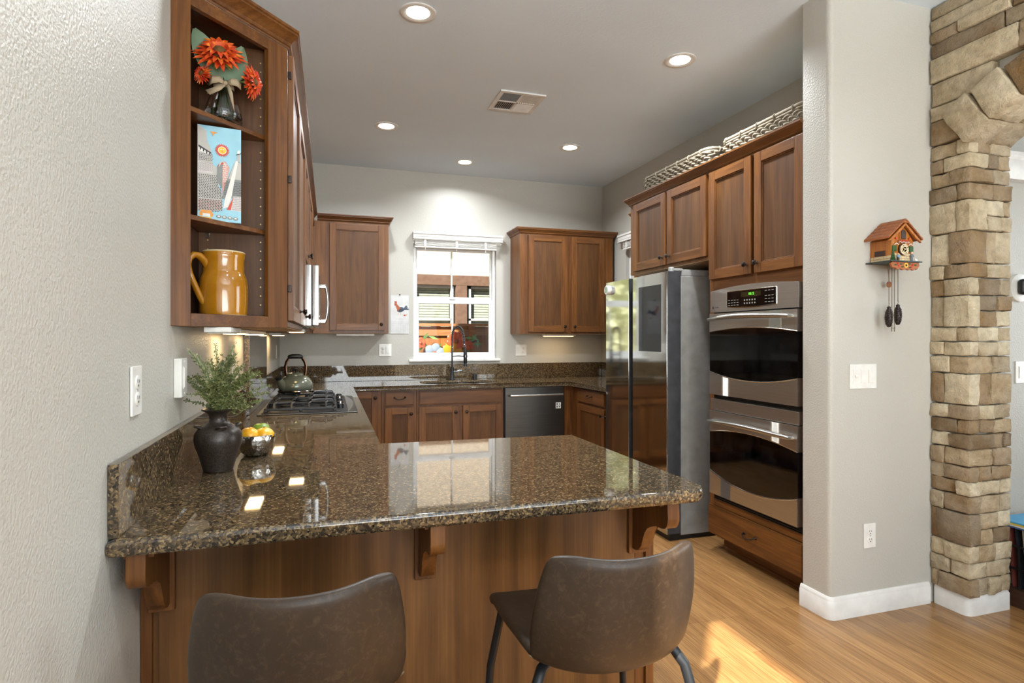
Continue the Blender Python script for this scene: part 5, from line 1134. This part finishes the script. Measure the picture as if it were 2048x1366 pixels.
# ------------------------------------------------------------------ cuckoo clock
cx0 = 2.566; FW = F_back(2.175); ckk = thing('cuckoo_clock', 'carved wooden chalet cuckoo clock with shingled roof on the wall', 'clock', (cx0, 2.175, 1.69))
M_CW = wood('clock_wood', (138, 78, 26), (176, 104, 38), (198, 124, 52), 'z', .4, .2, 3); M_CR = wood('clock_roof', (120, 62, 26), (156, 86, 40), (176, 102, 52), 'x', .5, .1, 3)
M_CD = plain('clock_dark_wood', (58, 36, 28), .5); M_CST = plain('clock_stonework', (206, 184, 146), .8); M_CGRN = plain('clock_moss_green', (48, 84, 40), .7); M_PLT = plain('clock_platform', (52, 62, 58), .5); M_SNOW = plain('clock_snow', (232, 230, 224), .6); M_CRED = plain('clock_red', (190, 30, 24), .5); M_CYEL = plain('clock_yellow', (240, 190, 70), .5); M_DIAL = plain('clock_ivory', (232, 212, 170), .4); M_CBLU = plain('clock_blue', (120, 160, 190), .6); M_CGRY = plain('clock_grey', (104, 112, 124), .6); M_SKIN = plain('clock_skin', (228, 186, 158), .6)
zp = 1.692; D_ = .125; hw_ = .067
def C3(u, v, wv): return (cx0+u, zp+v, wv)
MB(FW).box(cx0-.097, cx0+.097, zp-.006, zp, .002, D_+.012, .001).obj('platform', M_PLT, ckk)
FC = Matrix.Translation((0, 0, 0)) @ FW
MB(FW).prism([(cx0-hw_, zp), (cx0+hw_, zp), (cx0+hw_, zp+.098), (cx0, zp+.178), (cx0-hw_, zp+.098)], .002, D_-.012).obj('chalet_body', M_CW, ckk)
rf = MB(FW)
for s in (-1, 1):
    for k in range(5):
        a0, a1 = k/5, (k+1.12)/5; P_ = lambda f, o: (cx0+s*(.0+.104*f), zp+.190-.088*f-.012*f*f*0+o)
        p0, p1 = P_(a0, .0), P_(min(a1, 1.02), .0); q0, q1 = P_(a0, .006+.002), P_(min(a1, 1.02), .011)
        pl = [p0, p1, q1, q0]; pl = pl if s > 0 else pl[::-1]; rf.prism(pl, .002, D_+.008, .0008, 1)
    pass
rf.obj('shingle_roof', M_CR, ckk)
g = MB(FW); g.prism([(cx0-.022, zp+.178), (cx0+.022, zp+.178), (cx0, zp+.197)], .01, D_+.006); 
for s in (-1, 1): g.prism([(cx0, zp+.178), (cx0+s*.098, zp+.096), (cx0+s*.098, zp+.088), (cx0+s*.066, zp+.108), (cx0, zp+.166)][::(1 if s < 0 else -1)], D_-.004, D_+.006, .001)
g.obj('gable_boards', M_CW, ckk)
wf = D_-.012
MB(FW).lathe([(.0001, 0), (.028, 0), (.028, .006), (.024, .010)], (cx0-.002, zp+.054, wf+.004), 32).obj('dial_base', M_CD, ckk)
MB(FW).lathe([(.0001, .012), (.0235, .012), (.0235, .014), (.0001, .014)], (cx0-.002, zp+.054, wf), 32).obj('dial_center', M_CR, ckk)
MB(FW).lathe([(.012, .015), (.0245, .015), (.0255, .013)], (cx0-.002, zp+.054, wf), 36, cap=False).obj('dial_ring', M_DIAL, ckk)
nm = MB(FW)
for k in range(12):
    a = 2*PI*k/12; c_, s_ = math.cos(a), math.sin(a); o = (cx0-.002+.0188*c_, zp+.054+.0188*s_)
    for j in ((-1, 1), (-1, 0, 1), (0,))[k % 3]:
        dx, dy = -s_*j*.0022, c_*j*.0022; nm.poly([(o[0]+dx-c_*.004+s_*.0007, o[1]+dy-s_*.004-c_*.0007, wf+.0158), (o[0]+dx+c_*.004+s_*.0007, o[1]+dy+s_*.004-c_*.0007, wf+.0158), (o[0]+dx+c_*.004-s_*.0007, o[1]+dy+s_*.004+c_*.0007, wf+.0158), (o[0]+dx-c_*.004-s_*.0007, o[1]+dy-s_*.004+c_*.0007, wf+.0158)])
nm.obj('roman_numerals', M_CD, ckk)
hn = MB(FW).tube([(cx0-.002, zp+.054, wf+.018), (cx0-.023, zp+.063, wf+.018)], [.0018, .0006], 6).tube([(cx0-.002, zp+.054, wf+.0175), (cx0-.012, zp+.045, wf+.0175)], [.0018, .0008], 6).lathe([(.003, wf+.015), (.003, wf+.019)], (cx0-.002, zp+.054, 0), 12); hn.obj('clock_hands', M_DIAL, ckk)
dr = [(cx0-.015, zp+.104), (cx0+.015, zp+.104)]+[(cx0+.015*math.cos(math.radians(a)), zp+.132+.016*math.sin(math.radians(a))) for a in range(0, 181, 20)]
dd = [(cx0-.022, zp+.102), (cx0+.022, zp+.102)]+[(cx0+.022*math.cos(math.radians(a)), zp+.132+.023*math.sin(math.radians(a))) for a in range(0, 181, 20)]
MB(FW).prism(dd, wf, wf+.005, .001, 1).obj('door_arch', M_CW, ckk); do_ = MB(FW).prism(dr, wf+.005, wf+.008, .001, 1).obj('cuckoo_door', M_CD, ckk)
bl = MB(FW).box(cx0-.03, cx0+.03, zp+.086, zp+.098, wf, wf+.010, .002); bl.obj('balcony', M_CR, ckk)
fl = MB(FW); 
for k in range(5): fl.ball((cx0-.022+k*.011, zp+.094, wf+.011), .0035, (1, 1, .6), 1)
fl.ball((cx0-.042, zp+.106, wf+.004), .006, (1, 1, .5), 2).ball((cx0+.04, zp+.106, wf+.004), .006, (1, 1, .5), 2); fl.obj('red_flowers', M_CRED, ckk)
yl = MB(FW).ball((cx0-.042, zp+.106, wf+.0075), .0022, (1, 1, .5), 1).ball((cx0+.04, zp+.106, wf+.0075), .0022, (1, 1, .5), 1); yl.obj('flower_eyes', M_CYEL, ckk)
sn = MB(FW)
for k in range(-5, 6): sn.ball((cx0+k*.006, zp+.088+.003*math.cos(k*1.6), wf+.009), .0036, (1, .6, .6), 1)
for s in (-1, 1):
    for k in range(6): sn.ball((cx0+s*(.034+.004*k), zp+.076+.006*math.sin(k*PI/5), wf+.008), .003, (1, .7, .7), 1)
sn.obj('carved_snow_edge', M_SNOW, ckk)
gr = MB(FW)
for s in (-1, 1): gr.box(cx0+s*.052-.012, cx0+s*.052+.012, zp+.045, zp+.072, wf, wf+.006, .002)
gr.obj('carved_bushes', M_CGRN, ckk)
sw = MB(FW)
q = random.Random(5)
for r_ in range(3):
    x = cx0-hw_
    while x < cx0+hw_-.004: l = min(q.uniform(.012, .022), cx0+hw_-x); sw.box(x+.0006, x+l-.0006, zp+.001+r_*.012, zp+.012+r_*.012, wf, wf+.004, .001, 1); x += l
for r_ in range(2):
    x = .006
    while x < wf-.004: l = min(q.uniform(.014, .026), wf-x); sw.box(cx0-hw_-.003, cx0-hw_, zp+.001+r_*.013, zp+.0125+r_*.013, x+.0006, x+l-.0006, .001, 1); x += l
sw.obj('stone_wall', M_CST, ckk)
MB(FW).box(cx0-hw_-.004, cx0-hw_, zp+.028, zp+.052, .028, .082, .001).obj('side_shutter', M_CD, ckk)
cg = MB(FW)
for k in range(7):
    v = zp+.002+k*.0068; cg.lathe([(.015-.002*k, v), (.0025, v+.011)], (cx0-.062, 0, wf+.004), 9, 'b')
cg.obj('fir_tree', M_CGRN, ckk)
def figure(u, h, top, leg):
    f = MB(FW).tube([(cx0+u-.003, zp, D_), (cx0+u-.002, zp+h*.45, D_)], .0032, 8).tube([(cx0+u+.003, zp, D_), (cx0+u+.002, zp+h*.45, D_)], .0032, 8).obj('figurine_legs', leg, ckk)
    MB(FW).tube([(cx0+u, zp+h*.42, D_), (cx0+u, zp+h*.6, D_), (cx0+u, zp+h*.75, D_)], [.005, .006, .004], 10).tube([(cx0+u-.005, zp+h*.7, D_), (cx0+u-.009, zp+h*.5, D_+.002)], .002, 6).tube([(cx0+u+.005, zp+h*.7, D_), (cx0+u+.009, zp+h*.5, D_+.002)], .002, 6).obj('figurine_coat', top, ckk)
    MB(FW).ball((cx0+u, zp+h*.87, D_), h*.12, (1, 1.1, 1), 2).obj('figurine_head', M_SKIN, ckk)
figure(-.038, .036, M_CBLU, M_CD); figure(.046, .045, M_CGRY, M_CGRY)
MB(FW).ball((cx0+.078, zp+.006, D_-.004), .007, (1.4, .8, .8), 2).ball((cx0+.071, zp+.012, D_-.004), .004, (1, 1, 1), 2).obj('white_dog', M_SNOW, ckk)
zz = [(cx0-.082, zp-.006), (cx0+.082, zp-.006), (cx0+.09, zp-.018), (cx0+.074, zp-.038), (cx0+.062, zp-.034), (cx0+.05, zp-.044), (cx0+.036, zp-.036), (cx0+.022, zp-.044), (cx0+.006, zp-.036), (cx0-.014, zp-.044), (cx0-.03, zp-.036), (cx0-.052, zp-.042), (cx0-.06, zp-.032), (cx0-.078, zp-.034), (cx0-.09, zp-.016)]
ap = MB(FW).prism(zz[::-1], D_-.006, D_+.004, .001, 1).obj('apron_board', M_CR, ckk)
an = MB(FW)
for k in range(12): a = 2*PI*k/12; an.ball((cx0+.004+.009*math.cos(a), zp-.021+.009*math.sin(a), D_+.005), .004, (1, 1, .4), 1)
an.obj('painted_sunflower', M_CYEL, ap); MB(FW).ball((cx0+.004, zp-.021, D_+.006), .005, (1, 1, .5), 2).obj('painted_centre', M_CD, ap)
ar_ = MB(FW)
for u, v in ((-.048, -.014), (-.04, -.024), (.045, -.018), (.037, -.028)): ar_.ball((cx0+u, zp+v, D_+.004), .006, (1.1, .8, .4), 2)
ar_.obj('painted_red_flowers', M_CRED, ap)
ag_ = MB(FW)
for u, v in ((-.026, -.016), (-.018, -.028), (.026, -.014), (.03, -.03), (-.06, -.02), (.062, -.018)): ag_.ball((cx0+u, zp+v, D_+.004), .007, (1.3, .5, .3), 2)
ag_.obj('painted_leaves', M_CGRN, ap)
# chains, pine cone weights and the pendulum
M_CHAIN = plain('brass_chain', (110, 100, 84), .35, .8)
def chain(u, v0, v1, wv):
    m = MB(FW); v = v0; k = 0
    while v > v1:
        if k % 2: m.tube([(cx0+u+.0022*math.cos(a), v+.0045*math.sin(a), wv) for a in [2*PI*j/8 for j in range(8)]], .0008, 4, True)
        else: m.tube([(cx0+u, v+.0045*math.sin(a), wv+.0022*math.cos(a)) for a in [2*PI*j/8 for j in range(8)]], .0008, 4, True)
        v -= .0066; k += 1
    m.obj('chain', M_CHAIN, ckk)
chain(-.030, zp-.008, 1.50, .07); chain(-.012, zp-.008, 1.375, .07); chain(.004, zp-.008, 1.375, .07); chain(.026, zp-.008, 1.51, .07)
def cone(u, zt):
    w_ = MB(FW)
    pf = [(.003, 0), (.009, -.004), (.0075, -.010), (.013, -.022), (.0155, -.045), (.0145, -.07), (.010, -.092), (.007, -.098), (.0005, -.099)]
    w_.lathe([(r, zt+h) for r, h in pf], (cx0+u, 0, .07), 18, 'b')
    for k in range(70):
        f = .10+.8*k/70; h = -.015-.08*f; r = .0156-.006*abs(f-.45)*1.6; a = k*2.39996; w_.ball((cx0+u+r*math.cos(a), zt+h, .07+r*math.sin(a)), .0034, (1, 1.3, 1), 1)
    w_.obj('pine_cone_weight', plain('cone_bronze', (46, 36, 32), .35, .5), ckk, angle=60)
    MB(FW).tube([(cx0+u, zt, .07), (cx0+u, zt+.006, .07), (cx0+u+.004, zt+.012, .07), (cx0+u, zt+.018, .07), (cx0+u-.003, zt+.013, .07)], .0012, 6).obj('weight_hook', M_CHAIN, ckk)
cone(-.030, 1.482); cone(.026, 1.493)
for u in (-.012, .004): MB(FW).tube([(cx0+u, 1.376, .07), (cx0+u, 1.362, .07)], .0022, 8).ball((cx0+u, 1.378, .07), .004, (1, 1, 1), 1).obj('chain_end', M_CHAIN, ckk)
MB(FW).tube([(cx0+.004, zp-.006, .035), (cx0+.012, 1.60, .035)], .0012, 6).lathe([(.015, .0), (.015, .004), (.012, .006)], (cx0+.013, 1.59, .033), 20).obj('pendulum', M_CR, ckk)

# ------------------------------------------------------------------ record crate beyond the stone pier
cr = thing('record_crate', 'dark wooden record crate with wire sides behind the stone pier', 'crate', (3.43, 1.98, 0))
M_DW_ = wood('dark_walnut', (46, 30, 22), (66, 44, 32), (82, 56, 40), 'y', .45)
MB().box(3.235, 3.62, 1.78, 2.155, 0.0, .09, .004).obj('crate_base', M_DW_, cr)
wr = MB()
for z in (.19, .30):
    wr.tube([(3.24, 1.785, z), (3.24, 2.15, z), (3.615, 2.15, z), (3.615, 1.785, z)], .006, 6, True)
for k in range(10): y = 1.79+k*.04; wr.tube([(3.24, y, .09), (3.24, y, .30)], .003, 6); wr.tube([(3.615, y, .09), (3.615, y, .30)], .003, 6)
for k in range(10): x = 3.24+k*.0415; wr.tube([(x, 1.785, .09), (x, 1.785, .30)], .003, 6); wr.tube([(x, 2.15, .09), (x, 2.15, .30)], .003, 6)
wr.obj('wire_sides', M_IRON, cr)
cols = [(40, 44, 60), (190, 184, 170), (30, 30, 32), (86, 44, 40), (60, 74, 96), (150, 140, 120), (34, 36, 40), (120, 60, 50), (200, 196, 186), (44, 56, 50), (70, 60, 80), (170, 150, 110)]
seq = ['tenth', 'ninth', 'eighth', 'seventh', 'sixth', 'fifth', 'fourth', 'third', 'second', 'first']
nm_ = ['navy', 'cream', 'black', 'maroon', 'slate blue', 'tan', 'charcoal', 'brick red', 'white', 'dark green']
for k in range(10):
    x = 3.262+k*.034; M_ = plain('record_sleeve_'+nm_[k].replace(' ', '_'), cols[k], .5)
    yy = 1.80+k*.032; mb = MB(Matrix(((0, 0, 1, 3.26), (1, 0, 0, 0), (0, 1, 0, 0), (0, 0, 0, 1)))).prism([(yy, .0905), (yy+.008, .0905), (yy+.030, .385), (yy+.022, .385)], 0, .30)
    tag(mb.obj('record', M_, base=(3.41, yy, .0905)), f'{nm_[k]} record sleeve, {seq[k]} from the wall in the crate', 'record', 'records standing in the crate')
for k, (c, n) in enumerate((((58, 82, 128), 'blue'), ((214, 208, 190), 'cream'), ((206, 176, 70), 'yellow'), ((70, 150, 190), 'sky blue'))):
    z = .3865+k*.007; tag(MB().box(3.245+k*.004, 3.555+k*.004, 1.80, 2.11, z, z+.006).obj('record', plain('record_sleeve_flat_'+n.replace(' ', '_'), c, .5), base=(3.4, 1.96, z)), f'{n} record sleeve lying flat on top of the crate', 'record', 'records lying flat on the crate')
